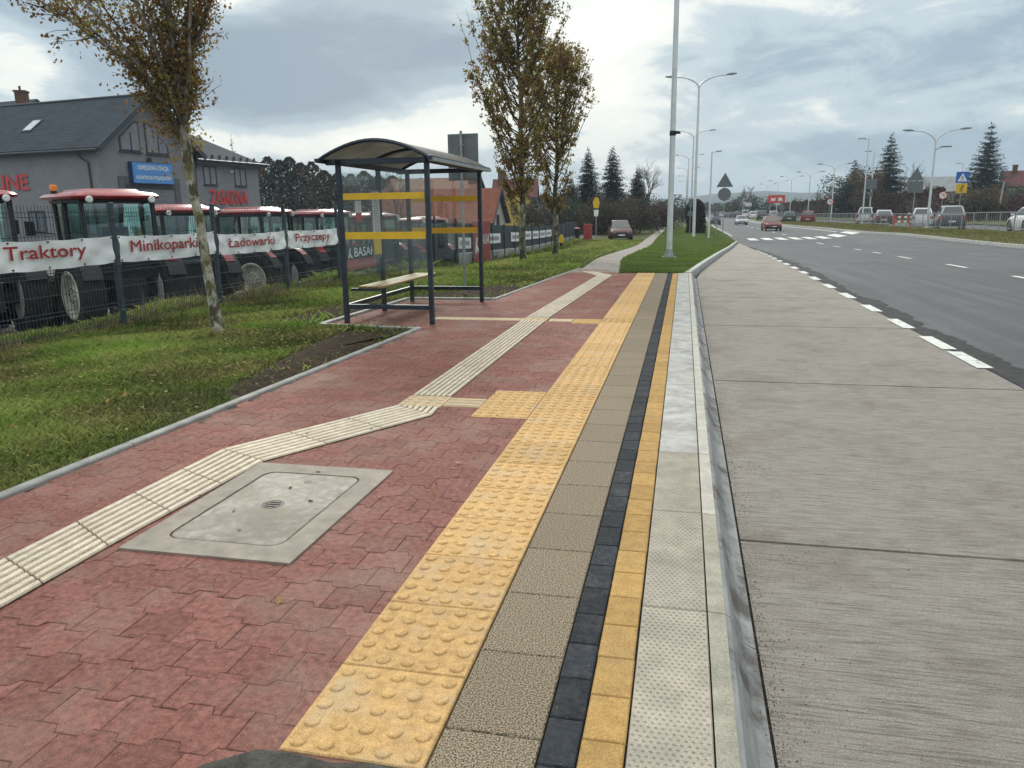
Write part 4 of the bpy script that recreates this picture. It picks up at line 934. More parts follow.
# timetable case and notices inside the shelter
M_paper = mat('printed_paper', (0.80, 0.80, 0.78), 0.6, 0, 0.1, 4)
tt = thing('timetable_board', 'tall narrow timetable board with white sheets and a yellow lower part inside the shelter', 'notice board', (-4.29, 10.45, 0))
m_ = MB(); m_.box((0.02, 0, 1.26), (0.02, 0.30, 0.94)); m_.build('backing', M_signback, tt)
m_ = MB(); m_.box((0.034, 0, 1.42), (0.006, 0.26, 0.58)); pp = m_.build('paper', M_paper, tt)
m_ = MB()
for k in range(20):
    m_.box((0.0385, random.uniform(-0.02, 0.02), 1.16+k*0.027), (0.002, random.uniform(0.15, 0.23), 0.009))
m_.build('timetable_rows', mat('grey_print', (0.2, 0.2, 0.22), 0.7), pp)
m_ = MB(); m_.box((0.034, 0, 0.98), (0.006, 0.27, 0.27)); m_.build('yellow_sheet', mat('yellow_notice', (0.70, 0.55, 0.05), 0.6, 0, 0.05, 5), tt)
nt_ = thing('notice', 'small white and red notice stuck inside the shelter back glass', 'notice', (-4.305, 9.95, 0))
m_ = MB(); m_.box((0, 0, 1.50), (0.004, 0.20, 0.16)); m_.build('white_sheet', M_paper, nt_); m_ = MB(); m_.box((0, 0, 1.36), (0.004, 0.2, 0.115)); m_.build('red_sheet', mat('red_notice', (0.55, 0.06, 0.05), 0.6), nt_)

# bus stop sign seen from behind
bs = thing('bus_stop_sign', 'grey back of a rectangular sign on a galvanised pole behind the shelter', 'sign', (-3.70, 12.95, 0))
m_ = MB(); m_.cyl((0.0, 0, -0.05), (0.0, 0, 2.74), 0.024); m_.build('pole', M_steel, bs, smooth=40)
m_ = MB(); m_.box((0.02, 0.045, 2.32), (0.53, 0.02, 0.76)); pl = m_.build('plate', M_signback, bs, bevel=0.012)
m_ = MB(); m_.box((0, 0.03, 2.15), (0.10, 0.02, 0.03)); m_.build('bracket', M_steel, pl); m_ = MB(); m_.box((0, 0.03, 2.52), (0.10, 0.02, 0.03)); m_.build('bracket', M_steel, pl)

# ---------------------------------------------------------------- other street furniture on the left
M_litteryellow = mat('yellow_sign_face', (0.72, 0.45, 0.02), 0.5, 0, 0.05, 4)
ps = thing('path_sign', 'yellow sign above a small white plate on a pole by the hedge', 'sign', (-7.05, 64.1, gl(-7, 64)))
m_ = MB(); m_.cyl((0, 0, 0), (0, 0, 3.2), 0.04); m_.build('pole', M_steel, ps)
m_ = MB(); m_.prism([(-0.2, 2.45), (0.2, 2.45), (0.28, 2.9), (0.12, 3.3), (-0.12, 3.3), (-0.28, 2.9)], (0, -0.05, 0), (1, 0, 0), (0, 0, 1), (0, -0.02, 0)); m_.build('yellow_plate', M_litteryellow, ps)
m_ = MB(); m_.prism([(-0.16, 1.8), (0.16, 1.8), (0.2, 2.3), (-0.2, 2.3)], (0, -0.05, 0), (1, 0, 0), (0, 0, 1), (0, -0.02, 0)); m_.build('white_plate', M_paper, ps)
gp2 = thing('gas_marker_post', 'short marker post with a yellow cap in the grass by the fence end', 'post', (-7.2, 46.5, gl(-7.2, 46.5)))
m_ = MB(); m_.box((0, 0, 0.2), (0.14, 0.14, 0.45)); m_.build('stem', M_black, gp2); m_ = MB(); m_.box((0, 0, 0.58), (0.22, 0.18, 0.36)); m_.prism([(-0.11, 0.762), (0.11, 0.762), (0, 0.9)], (0, -0.09, 0), (1, 0, 0), (0, 0, 1), (0, 0.18, 0)); m_.build('yellow_cap', M_litteryellow, gp2)
rbx = thing('cabinet', 'red metal cabinet standing at the hedge beside the parked car', 'cabinet', (-7.25, 60.2, gl(-7.3, 60)))
m_ = MB(); m_.box((0, 0, 0.6), (0.62, 0.4, 1.2)); m_.build('body', M_boardred, rbx, bevel=0.02); m_ = MB(); m_.box((0, 0, 1.22), (0.68, 0.46, 0.05)); m_.build('lid', M_boardred, rbx, bevel=0.01)
lb = thing('litter_bin', 'small dark litter bin standing left of the red cabinet', 'bin', (-7.85, 58.6, gl(-7.9, 58.6)))
m_ = MB(); m_.lathe([(0.17, 0.1), (0.2, 0.5), (0.22, 0.9), (0.23, 0.92)]); m_.cyl((0, 0.2, 0), (0, 0.2, 1.0), 0.025); m_.build('bucket', M_black, lb, smooth=40); m_ = MB(); m_.lathe([(0.24, 0.93), (0.2, 1.02), (0.05, 1.06)]); m_.build('lid', M_boardred, lb, smooth=40)
# ---------------------------------------------------------------- buildings
def mat_tiles(name, c1, period, along, rough=0.5, spec=0.5, depth=0.02, row=0.35):
    """roofing: courses stepping down the slope and vertical pans, as bump on a plain colour"""
    if name in MATS: return MATS[name]
    m = mat(name, c1, rough, 0, 0.1, 1.5, dirt=(tuple(c*0.55 for c in c1), 0.7, 0.5, 0.8, 0.5), spec=spec)
    nt = m.node_tree; N = nt.nodes; Lk = nt.links; b = N['Principled BSDF']
    at = N.new('ShaderNodeUVMap'); sx = N.new('ShaderNodeSeparateXYZ'); Lk.new(at.outputs[0], sx.inputs[0])
    def mt(op, a, b_=None):
        n = N.new('ShaderNodeMath'); n.operation = op
        for i, v in enumerate((a, b_)):
            if v is None: continue
            if isinstance(v, (int, float)): n.inputs[i].default_value = v
            else: Lk.new(v, n.inputs[i])
        return n.outputs[0]
    saw = mt('FRACT', mt('DIVIDE', sx.outputs[1], row)); wav = mt('SINE', mt('MULTIPLY', sx.outputs[0], 6.2832/period))
    h = mt('ADD', mt('MULTIPLY', saw, -1.0), mt('MULTIPLY', wav, 0.35))
    bp = N.new('ShaderNodeBump'); bp.inputs['Distance'].default_value = depth; Lk.new(h, bp.inputs['Height']); Lk.new(bp.outputs[0], b.inputs['Normal'])
    # darker line along the lower edge of every course
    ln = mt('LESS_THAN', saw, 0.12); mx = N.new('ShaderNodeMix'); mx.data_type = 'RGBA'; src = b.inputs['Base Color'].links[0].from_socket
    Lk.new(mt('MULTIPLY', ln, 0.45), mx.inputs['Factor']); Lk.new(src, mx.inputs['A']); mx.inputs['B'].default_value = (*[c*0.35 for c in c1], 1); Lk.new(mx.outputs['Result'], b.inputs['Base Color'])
    return m
M_rooft = mat_tiles('graphite_sheet_tiles', (0.060, 0.072, 0.088), 0.25, 'x', 0.85, 0.08, 0.02, 0.35)
M_roofr = mat_tiles('red_roof_tiles', (0.21, 0.075, 0.05), 0.3, 'x', 0.8, 0.2, 0.03, 0.35)
M_roofd = mat_tiles('maroon_roof_tiles', (0.14, 0.045, 0.05), 0.4, 'x', 0.7, 0.2, 0.03, 0.4)
M_roofo = mat_tiles('orange_roof_tiles', (0.22, 0.10, 0.07), 0.4, 'x', 0.8, 0.2, 0.03, 0.4)
M_roofg = mat_tiles('pale_grey_roof', (0.26, 0.27, 0.28), 0.4, 'x', 0.6, 0.3, 0.02, 0.4)
M_render = mat('grey_render', (0.245, 0.243, 0.26), 0.9, 0, 0.06, 2, 0.003, 60, dirt=((0.17, 0.165, 0.175), 0.5, 0.5, 0.8, 0.5))
M_renderd = mat('dark_grey_render', (0.13, 0.13, 0.145), 0.9, 0, 0.06, 2, 0.003, 60)
M_trim = mat('graphite_trim', (0.035, 0.042, 0.052), 0.5, 0, 0.1, 5)
M_win = mat('window_glass', (0.10, 0.11, 0.13), 0.08, 0, 0.2, 1.2, spec=0.9)
M_blind = mat('window_blind', (0.22, 0.22, 0.25), 0.5, 0, 0.1, 2, spec=0.7)
M_brick = mat('old_brick', (0.15, 0.08, 0.06), 0.9, 0, 0.25, 12, 0.01, 30)
M_cream = mat('cream_render', (0.42, 0.40, 0.35), 0.9, 0, 0.08, 2)
M_yelr = mat('yellow_render', (0.60, 0.40, 0.09), 0.9, 0, 0.08, 2)
M_blue = mat('blue_sign_face', (0.09, 0.27, 0.62), 0.45, 0, 0.05, 2)
M_redl = mat('red_sign_letters', (0.62, 0.035, 0.03), 0.4, 0, 0.05, 4)

def roof_plane(P, m, parent, name='roof', th=0.14):
    """a roof slope from its corners, eave edge first; UVs run along the eave and up the slope"""
    P = [Vector(p) for p in P]; e = (P[1]-P[0]).normalized(); n = e.cross(P[-1]-P[0]).normalized()
    if n.z < 0: n = -n
    s_ = n.cross(e) if (n.cross(e)).z > 0 else e.cross(n)
    k = len(P); B = [p-n*th for p in P]; me = bpy.data.meshes.new(name)
    me.from_pydata([tuple(p) for p in P+B], [], [tuple(range(k)), tuple(range(2*k-1, k-1, -1))]+[(i, k+i, k+(i+1) % k, (i+1) % k) for i in range(k)]); me.update()
    me.materials.append(m); me.materials.append(M_trim); uv = me.uv_layers.new(name='uv')
    for pi, pl_ in enumerate(me.polygons):
        pl_.material_index = 0 if pi == 0 else 1
        for li_ in pl_.loop_indices:
            v = me.vertices[me.loops[li_].vertex_index].co-P[0]; uv.data[li_].uv = (v.dot(e), v.dot(s_))
    bm = bmesh.new(); bm.from_mesh(me); bmesh.ops.recalc_face_normals(bm, faces=bm.faces); bm.to_mesh(me); bm.free()
    o = bpy.data.objects.new(name, me); COL.objects.link(o); o.parent = parent; return o

def window(parent, o, ex, ez, w, h, depth_dir, frame_m=M_trim, glass_m=M_win, mull=1, sill=True, name='window'):
    """framed window: o lower left on the wall face, ex/ez in-plane unit vectors, depth_dir outward normal"""
    o, ex, ez, n = Vector(o), Vector(ex), Vector(ez), Vector(depth_dir)
    f = MB(); t = 0.07
    for a, b in (((0, 0), (w, 0)), ((0, h), (w, h))): f.bar(o+ex*a[0]+ez*a[1]+n*0.02, o+ex*b[0]+ez*b[1]+n*0.02, 0.08, t)
    for xx in [0, w]+[w*(i+1)/(mull+1) for i in range(mull)]: f.bar(o+ex*xx+n*0.02, o+ex*xx+ez*h+n*0.02, t, 0.07)
    fr_ = f.build(name, frame_m, parent)
    g_ = MB(); g_.add([o+n*0.012, o+ex*w+n*0.012, o+ex*w+ez*h+n*0.012, o+ez*h+n*0.012], [(0, 1, 2, 3)]); g_.build('pane', glass_m, fr_, fixn=False)
    if sill: s2 = MB(); s2.bar(o-ex*0.08-ez*0.06+n*0.06, o+ex*(w+0.08)-ez*0.06+n*0.06, 0.14, 0.05); s2.build('sill', M_trim, fr_)
    return fr_

# grey service hall: gable towards the road, long eave side to the left, lower wing to the right
A0 = Vector((-36.11, 43.39, 0)); gu = Vector((0.14, 0.99, 0)).normalized(); lu = Vector((-gu.y, gu.x, 0)); outg = -lu; outl = -gu
GW = 8.4; LLn = 26.0; ZB = -1.0; ZE = 5.85; ZR = 9.15
sv = thing('service_hall', 'large grey rendered hall with graphite roof, gable facing the road behind the tractors', 'building')
def W(s_, l, z): p = A0+gu*s_+lu*l; return Vector((p.x, p.y, z))
m_ = MB()
m_.add([W(0, 0, ZB), W(GW, 0, ZB), W(GW, 0, ZE), W(GW/2, 0, ZR), W(0, 0, ZE), W(0, LLn, ZB), W(GW, LLn, ZB), W(GW, LLn, ZE), W(GW/2, LLn, ZR), W(0, LLn, ZE)],
       [(0, 1, 2, 3, 4), (9, 8, 7, 6, 5), (0, 4, 9, 5), (1, 6, 7, 2), (0, 5, 6, 1)])
m_.build('wall', M_render, sv)
oh, ov = 0.45, 0.7; sl_ = (ZR-ZE)/(GW/2)
rf = roof_plane([W(-oh, LLn, ZE-oh*sl_+0.2), W(-oh, -ov, ZE-oh*sl_+0.2), W(GW/2, -ov, ZR+0.2), W(GW/2, LLn, ZR+0.2)], M_rooft, sv)
roof_plane([W(GW+oh, -ov, ZE-oh*sl_+0.2), W(GW+oh, LLn, ZE-oh*sl_+0.2), W(GW/2, LLn, ZR+0.2), W(GW/2, -ov, ZR+0.2)], M_rooft, sv)
m_ = MB(); m_.bar(W(-oh-0.02, -ov-0.03, ZE-oh*sl_+0.04), W(GW/2, -ov-0.03, ZR+0.04), 0.06, 0.34); m_.bar(W(GW+oh+0.02, -ov-0.03, ZE-oh*sl_+0.04), W(GW/2, -ov-0.03, ZR+0.04), 0.06, 0.34); m_.bar(W(-oh, -ov, ZE-oh*sl_+0.02), W(-oh, LLn, ZE-oh*sl_+0.02), 0.06, 0.22); m_.build('fascia', M_trim, sv)
m_ = MB(); m_.tube([W(-oh-0.08, -ov, ZE-oh*sl_+0.05), W(-oh-0.08, LLn, ZE-oh*sl_+0.05)], 0.09, 8); m_.tube([W(-oh-0.08, 1.1, ZE-oh*sl_), W(-0.3, 1.0, ZE-0.75), W(-0.08, 0.7, ZE-1.0), W(-0.08, 0.6, ZB)], 0.06, 8); m_.build('gutter', M_trim, sv)
m_ = MB(); m_.tube([W(GW/2, -ov, ZR+0.22), W(GW/2, LLn, ZR+0.22)], 0.10, 8); m_.build('ridge_cap', M_trim, sv)
# skylight on the road-side slope
def onroof(l, f): s_ = -oh+(GW/2+oh)*f; return W(s_, l, ZE-oh*sl_+0.2+(ZR-ZE+oh*sl_)*f)
nr = (gu*(-sl_)+Vector((0, 0, 1))).normalized()
m_ = MB(); a, b, c, d = onroof(7.9, 0.38), onroof(7.0, 0.38), onroof(7.0, 0.62), onroof(7.9, 0.62); m_.add([p+nr*0.07 for p in (a, b, c, d)]+[p-nr*0.02 for p in (a, b, c, d)], [(0, 1, 2, 3), (0, 4, 5, 1), (1, 5, 6, 2), (2, 6, 7, 3), (3, 7, 4, 0)])
skl = m_.build('skylight', M_trim, rf)
m_ = MB(); q = [a.lerp(c, 0.1), b.lerp(d, 0.1), c.lerp(a, 0.1), d.lerp(b, 0.1)]; m_.add([p+nr*0.085 for p in q], [(0, 1, 2, 3)]); m_.build('pane', mat('skylight_glass', (0.55, 0.6, 0.62), 0.08, 0.4, 0.1, 2, spec=1), skl, fixn=False)
# gable windows
def gpoly(pts, name='gable_window'):
    m_ = MB(); m_.prism([(s_, z) for s_, z in pts], A0+outg*0.0, gu, (0, 0, 1), outg*0.05); fr_ = m_.build(name, M_trim, sv)
    c = (sum(p[0] for p in pts)/len(pts), sum(p[1] for p in pts)/len(pts)); m_ = MB()
    m_.prism([(c[0]+(s_-c[0])*0.86, c[1]+(z-c[1])*0.88) for s_, z in pts], A0+outg*0.05, gu, (0, 0, 1), outg*0.006); m_.build('pane', M_blind, fr_)
    m_ = MB(); lo_ = min(p[1] for p in pts); a_, b_ = min(p[0] for p in pts), max(p[0] for p in pts); m_.bar(A0+gu*(a_-0.1)+Vector((0, 0, lo_-0.05))+outg*0.08, A0+gu*(b_+0.1)+Vector((0, 0, lo_-0.05))+outg*0.08, 0.16, 0.06)
    mm = (a_*0.45+b_*0.55); m_.bar(A0+gu*mm+Vector((0, 0, lo_))+outg*0.07, A0+gu*mm+Vector((0, 0, lo_+(max(p[1] for p in pts)-lo_)*0.62))+outg*0.07, 0.07, 0.05); m_.build('mullion', M_trim, fr_)
gpoly([(1.85, 5.65), (3.55, 5.65), (3.55, 7.6), (3.25, 7.6), (1.85, 6.5)]); gpoly([(4.05, 5.6), (6.0, 5.6), (6.0, 6.15), (4.3, 7.6), (4.05, 7.6)])
# gateway with shutter and dark surround
m_ = MB()
g0, g1_, gz1 = 2.0, 6.2, 3.45
for a, b in (((g0-0.3, ZB), (g0-0.3, gz1+0.6)), ((g1_+0.3, ZB), (g1_+0.3, gz1+0.6))): m_.bar(W(a[0], -0.02, a[1]), W(b[0], -0.02, b[1]), 0.6, 0.06)
m_.bar(W(g0, -0.02, gz1+0.3), W(g1_, -0.02, gz1+0.3), 0.06, 0.6); m_.build('gate_surround', M_renderd, sv)
m_ = MB(); m_.bar(W(g0, -0.01, (ZB+gz1)/2), W(g1_, -0.01, (ZB+gz1)/2), 0.03, gz1-ZB)
for k in range(12): m_.bar(W(g0+0.02, -0.035, ZB+0.35*k+0.3), W(g1_-0.02, -0.035, ZB+0.35*k+0.3), 0.02, 0.02)
m_.build('roller_shutter', mat('shutter_grey', (0.20, 0.21, 0.225), 0.5, 0.2), sv)
m_ = MB(); m_.bar(W(g0, -0.05, gz1-0.05), W(g1_, -0.05, gz1-0.05), 0.1, 0.22); m_.build('lintel', M_trim, sv)
m_ = MB(); m_.box(tuple(W(4.1, -0.15, 5.2)), (0.25, 0.25, 0.22), 0.5); m_.build('wall_lamp', M_black, sv)
# windows of the left wing, half hidden by the tractors
for l in (1.2, 5.0, 9.0): window(sv, W(-0.0, l+1.6, 0.6), -lu, (0, 0, 1), 1.4, 1.3, outl)
bsn = thing('illuminated_sign', 'blue sign with two lines of white lettering above the hall gate', 'sign')
m_ = MB(); m_.bar(W(2.3, -0.22, 4.3), W(5.9, -0.22, 4.3), 0.30, 1.4); m_.build('sign_box', mat('blue_sign_box', (0.02, 0.05, 0.16), 0.5), bsn)
m_ = MB(); m_.bar(W(2.36, -0.385, 4.3), W(5.84, -0.385, 4.3), 0.012, 1.30); m_.build('sign_face', M_blue, bsn)
lettering('OKRĘGOWA STACJA', W(2.75, -0.395, 4.42), gu, (0, 0, 1), 2.7, 0.38, M_textwhite, bsn, bold=0.02); lettering('KONTROLI POJAZDÓW', W(2.6, -0.395, 3.82), gu, (0, 0, 1), 3.05, 0.36, M_textwhite, bsn, bold=0.02)
l1 = lettering('-LINE', W(-0.03, 10.0, 3.3), -lu, (0, 0, 1), 3.8, 0.95, M_redl, None, depth=0.05, wt=0.07); l1.name = 'wall_lettering'
tag(l1, 'red letters ending in LINE on the left wall of the hall', 'sign')
# right wing, hipped roof
wz, wr = 5.45, 8.7; s0, s1, wl_ = GW+0.1, 16.0, 8.5; off = 0.4
wg = thing('office_wing', 'lower grey wing with a hipped graphite roof and two upper windows', 'building')
m_ = MB(); m_.prism([(s0, off), (s1, off), (s1, off+wl_), (s0, off+wl_)], (A0.x, A0.y, ZB), gu, lu, (0, 0, wz-ZB)); m_.build('wall', M_render, wg)
e = 0.5; E0, E1, E2, E3 = W(s0, off-e, wz), W(s1+e, off-e, wz), W(s1+e, off+wl_+e, wz), W(s0, off+wl_+e, wz); r1, r2_ = W(s0, off+wl_/2, wr), W(GW+1.0, off+wl_/2, wr+0.0)
r1 = W(s0, off+wl_/2, wr); 
wroof = roof_plane([E0, E1, r2_, r1], M_rooft, wg, th=0.1); roof_plane([E1, E2, r2_], M_rooft, wg, th=0.1); roof_plane([E2, E3, r1, r2_], M_rooft, wg, th=0.1)
m_ = MB(); m_.tube([E0+outg*0.08, E1+outg*0.08], 0.09, 8); m_.bar(W(s0, off-e, wz-0.14), W(s1+e, off-e, wz-0.14), 0.05, 0.2); m_.tube([W(s0+0.35, off-e, wz-0.1), W(s0+0.3, off-0.08, wz-0.6), W(s0+0.3, off-0.08, ZB)], 0.055, 8); m_.build('gutter', M_trim, wg)
m_ = MB()
for k in range(7):
    p = E0.lerp(E1, 0.28+0.1*k)+(r1-E0)*0.09; m_.box(tuple(p+Vector((0, 0, 0.12))), (0.16, 0.3, 0.16), 0.5)
m_.build('snow_stops', M_trim, wroof)
for s_ in (9.72, 13.11): window(wg, W(s_, off, 3.76), gu, (0, 0, 1), 1.3, 1.3, outg, M_trim, M_blind)
m_ = MB(); m_.box(tuple(W(12.7, off-0.12, 4.8)), (0.2, 0.2, 0.16), 0.5); m_.build('wall_lamp', M_lampwhite, wg)
l2 = lettering('ZASADNA', W(10.05, off-0.06, 2.32), gu, (0, 0, 1), 4.25, 1.05, M_redl, None, depth=0.06, wt=0.055); l2.name = 'wall_lettering'; tag(l2, 'large red letters on the wall of the lower grey wing', 'sign')
# rear house with chimney at the upper left
rh = thing('rear_house', 'graphite roof and brick chimney rising behind the hall at the left', 'building')
c0 = survey(-30, 118, 66)
def RW(a, l, z): p = Vector((c0.x, c0.y, 0))+gu*a+lu*l; return Vector((p.x, p.y, z))
m_ = MB(); m_.prism([(-2, -4), (8, -4), (8, 10), (-2, 10)], (c0.x, c0.y, -1), gu, lu, (0, 0, 9.3)); m_.build('wall', M_render, rh)
roof_plane([RW(-2.4, 10.5, 8.0), RW(-2.4, -4.5, 8.0), RW(3, -4.5, 11.6), RW(3, 10.5, 11.6)], M_rooft, rh); roof_plane([RW(8.4, -4.5, 8.0), RW(8.4, 10.5, 8.0), RW(3, 10.5, 11.6), RW(3, -4.5, 11.6)], M_rooft, rh)
cp = survey(23, 105, 64); m_ = MB(); m_.box((cp.x, cp.y, cp.z+0.0), (0.8, 0.8, 2.0), 0.4); m_.box((cp.x, cp.y, cp.z+1.05), (0.95, 0.95, 0.14), 0.4); m_.cyl((cp.x-0.1, cp.y, cp.z+1.1), (cp.x-0.1, cp.y, cp.z+1.5), 0.09); m_.build('chimney', M_brick, rh)

def gable_house(name, label, cx, cy, L, Wd, ze, zr, rz, wallm, roofm, gablem=None, win=(), chim=None, ov=0.35, z0=-1.3):
    """ridge along local x"""
    t = thing(name, label, 'house', (cx, cy, 0), R(rz)); m_ = MB()
    x, y = L/2, Wd/2
    m_.add([(-x, -y, z0), (x, -y, z0), (x, y, z0), (-x, y, z0), (-x, -y, ze), (x, -y, ze), (x, y, ze), (-x, y, ze)], [(0, 1, 5, 4), (2, 3, 7, 6), (0, 3, 2, 1), (4, 5, 6, 7)]); m_.build('wall', wallm, t)
    for sx in (-x, x): g_ = MB(); g_.add([(sx, -y, z0), (sx, y, z0), (sx, y, ze), (sx, 0, zr), (sx, -y, ze)], [(0, 1, 2, 3, 4)]); g_.build('gable_wall', gablem or wallm, t)
    k = (zr-ze)/y; ey = y+ov; ez = ze-ov*k+0.12
    a = roof_plane([(-x-ov, -ey, ez), (x+ov, -ey, ez), (x+ov, 0, zr+0.12), (-x-ov, 0, zr+0.12)], roofm, t); b = roof_plane([(x+ov, ey, ez), (-x-ov, ey, ez), (-x-ov, 0, zr+0.12), (x+ov, 0, zr+0.12)], roofm, t)
    for sx in (-x-ov-0.03, x+ov+0.03):
        m_ = MB()
        for sy in (-1, 1): m_.bar((sx, sy*ey, ez-0.06), (sx, 0, zr+0.06), 0.06, 0.24)
        m_.build('bargeboard', mat('brown_bargeboard', (0.07, 0.035, 0.025), 0.6), t)
    for (face, u_, z_, w_, h_) in win:
        if face == 'x': window(t, (x, u_, z_), (0, 1, 0), (0, 0, 1), w_, h_, (1, 0, 0))
        else: window(t, (u_, -y, z_), (1, 0, 0), (0, 0, 1), w_, h_, (0, -1, 0))
    if chim:
        m_ = MB(); m_.box((chim[0], chim[1], zr+chim[2]/2-0.6), (chim[3], chim[3], chim[2]+1.2)); m_.box((chim[0], chim[1], zr+chim[2]), (chim[3]+0.14, chim[3]+0.14, 0.14)); m_.build('chimney', M_brick, a)
    return t
gable_house('low_house', 'low house with a red tiled roof and cream gable behind the screened fence', -19.8, 62.7, 9.6, 6.6, 0.75, 3.25, 2, M_plinth, M_roofr, M_cream, [('x', -0.5, 0.4, 0.9, 0.8)])
gable_house('brick_house', 'broad brick house with an orange brown roof behind the low red roof', -25.6, 79.5, 9.0, 8, 2.9, 4.9, 4, M_brick, M_roofo, M_brick, [('y', -3, 1.5, 1, 1.2), ('y', 1.5, 1.5, 1, 1.2)], (4.2, -1, 0.2, 0.8))
yh = survey(514, 214, 125)
gable_house('yellow_house', 'narrow yellow house with a pale grey roof between the roofs', yh.x, yh.y+3.2, 7, 5.4, 3.0, 5.1, -78, M_yelr, M_roofg, M_yelr, [('x', -1.1, 1.15, 1.0, 1.4)])
dh = survey(516, 205, 150)
gable_house('maroon_house', 'big maroon hipped roof with a tall chimney behind the yellow house', dh.x, dh.y, 8.0, 8, 4.3, 7.6, 8, M_brick, M_roofd, M_brick, [], (-2.6, -0.5, 1.6, 1.5))
# houses on the right behind the long hedge
h1 = survey(938, 200, 150); gable_house('grey_roof_house', 'house with a long grey roof behind the hedge left of the big spruce', h1.x, h1.y, 13, 9, 4.2, 6.9, -14, M_cream, M_roofg, M_cream, [], None)
h2 = survey(1034, 200, 120); gable_house('pale_house', 'pale house with a brick chimney at the right edge behind the trees', h2.x, h2.y, 9, 7, 4.3, 6.6, -20, M_cream, M_roofd, M_cream, [('y', -3, 2.6, 1, 1)], (-3, -0.5, 0.9, 0.7))

# ---------------------------------------------------------------- lamps
def arm_curve(x0, z0, x1, z1, n=10): return [(x0+(x1-x0)*math.sin(t*math.pi/2)**1.0*0+ (x1-x0)*(1-math.cos(t*math.pi/2)), 0, z0+(z1-z0)*math.sin(t*math.pi/2)) for t in [i/n for i in range(n+1)]]
def double_lamp(label, x, y, z, H_, arm=1.6, r=0.10, rz=0, group='double-arm street lamps in rows', asym=1.0, low=False):
    t = thing('street_lamp', label, 'street lamp', (x, y, z), R(rz), group)
    m_ = MB(); m_.tube([(0, 0, 0), (0, 0, H_*0.55), (0, 0, H_-1.0)], [r, r*0.8, r*0.55], 12); m_.box((0, 0, 0.02), (r*4, r*4, 0.04)); m_.build('pole', M_lampwhite, t, smooth=40)
    for s_ in (-1, 1):
        a = arm*(asym if s_ > 0 else 1.0)
        m_ = MB(); pts = arm_curve(0, H_-1.0, s_*a, H_, 10); m_.tube(pts, [r*0.5]*6+[r*0.36]*5, 8); ar = m_.build('arm', M_lampwhite, t, smooth=40)
        m_ = MB(); hx = s_*a; m_.loft([[(hx-s_*0.1, -0.07, H_-0.02), (hx-s_*0.1, 0.07, H_-0.02), (hx-s_*0.1, 0.05, H_+0.05), (hx-s_*0.1, -0.05, H_+0.05)],
                                       [(hx+s_*0.25, -0.16, H_-0.03), (hx+s_*0.25, 0.16, H_-0.03), (hx+s_*0.25, 0.11, H_+0.12), (hx+s_*0.25, -0.11, H_+0.12)],
                                       [(hx+s_*0.7, -0.10, H_+0.02), (hx+s_*0.7, 0.10, H_+0.02), (hx+s_*0.7, 0.06, H_+0.10), (hx+s_*0.7, -0.06, H_+0.10)]]); hdm = m_.build('lamp_head', M_signback, ar, smooth=50)
    return t
def single_lamp(label, x, y, z, H_, side=1, arm=0.7, group='single-arm street lamps'):
    t = thing('street_lamp', label, 'street lamp', (x, y, z), 0, group)
    m_ = MB(); m_.tube([(0, 0, 0), (0, 0, H_)], [0.085, 0.05], 12); m_.box((0, 0, 0.02), (0.35, 0.35, 0.04)); m_.build('pole', M_lampwhite, t, smooth=40)
    m_ = MB(); m_.tube([(0, 0, H_-0.03), (side*0.35, 0, H_+0.02)], 0.03, 8); m_.build('arm', M_lampwhite, t)
    m_ = MB(); m_.loft([[(side*0.3, -0.12, H_-0.01), (side*0.3, 0.12, H_-0.01), (side*0.3, 0.1, H_+0.07), (side*0.3, -0.1, H_+0.07)], [(side*(0.3+arm), -0.10, H_+0.02), (side*(0.3+arm), 0.10, H_+0.02), (side*(0.3+arm), 0.08, H_+0.08), (side*(0.3+arm), -0.08, H_+0.08)]]); m_.build('lamp_head', M_signback, t)
    return t
# tall near mast on the verge
ms = thing('lighting_mast', 'tall white mast on the verge nearest the platform with a dark collar', 'mast', (-0.46, 26.04, gl(-0.46, 26)-0.02))
m_ = MB(); m_.tube([(0, 0, 0.15), (0, 0, 5), (0, 0, 11.5)], [0.095, 0.083, 0.068], 16); m_.build('pole', M_lampwhite, ms, smooth=40)
m_ = MB(); m_.box((0, 0, 0.03), (0.42, 0.42, 0.05)); m_.lathe([(0.15, 0.06), (0.12, 0.16), (0.10, 0.3)])
for sx in (-1, 1):
    for sy in (-1, 1): m_.cyl((sx*0.15, sy*0.15, 0.05), (sx*0.15, sy*0.15, 0.13), 0.022, n=6)
m_.build('base_plate', M_steel, ms, smooth=40)
m_ = MB(); m_.lathe([(0.095, 3.84), (0.102, 3.86), (0.102, 3.97), (0.094, 3.99)]); m_.box((0.17, -0.05, 3.92), (0.14, 0.08, 0.07)); m_.build('collar', M_black, ms)
m_ = MB(); m_.box((0, -0.112, 1.2), (0.09, 0.02, 0.35)); m_.build('service_hatch', M_lampwhite, ms)
m_ = MB(); m_.tube(arm_curve(0, 11.3, 1.7, 12.2), 0.045, 8); m_.build('arm', M_lampwhite, ms, smooth=40)
m_ = MB(); m_.box((1.9, 0, 12.2), (0.7, 0.3, 0.12)); m_.build('lamp_head', M_signback, ms, bevel=0.03)
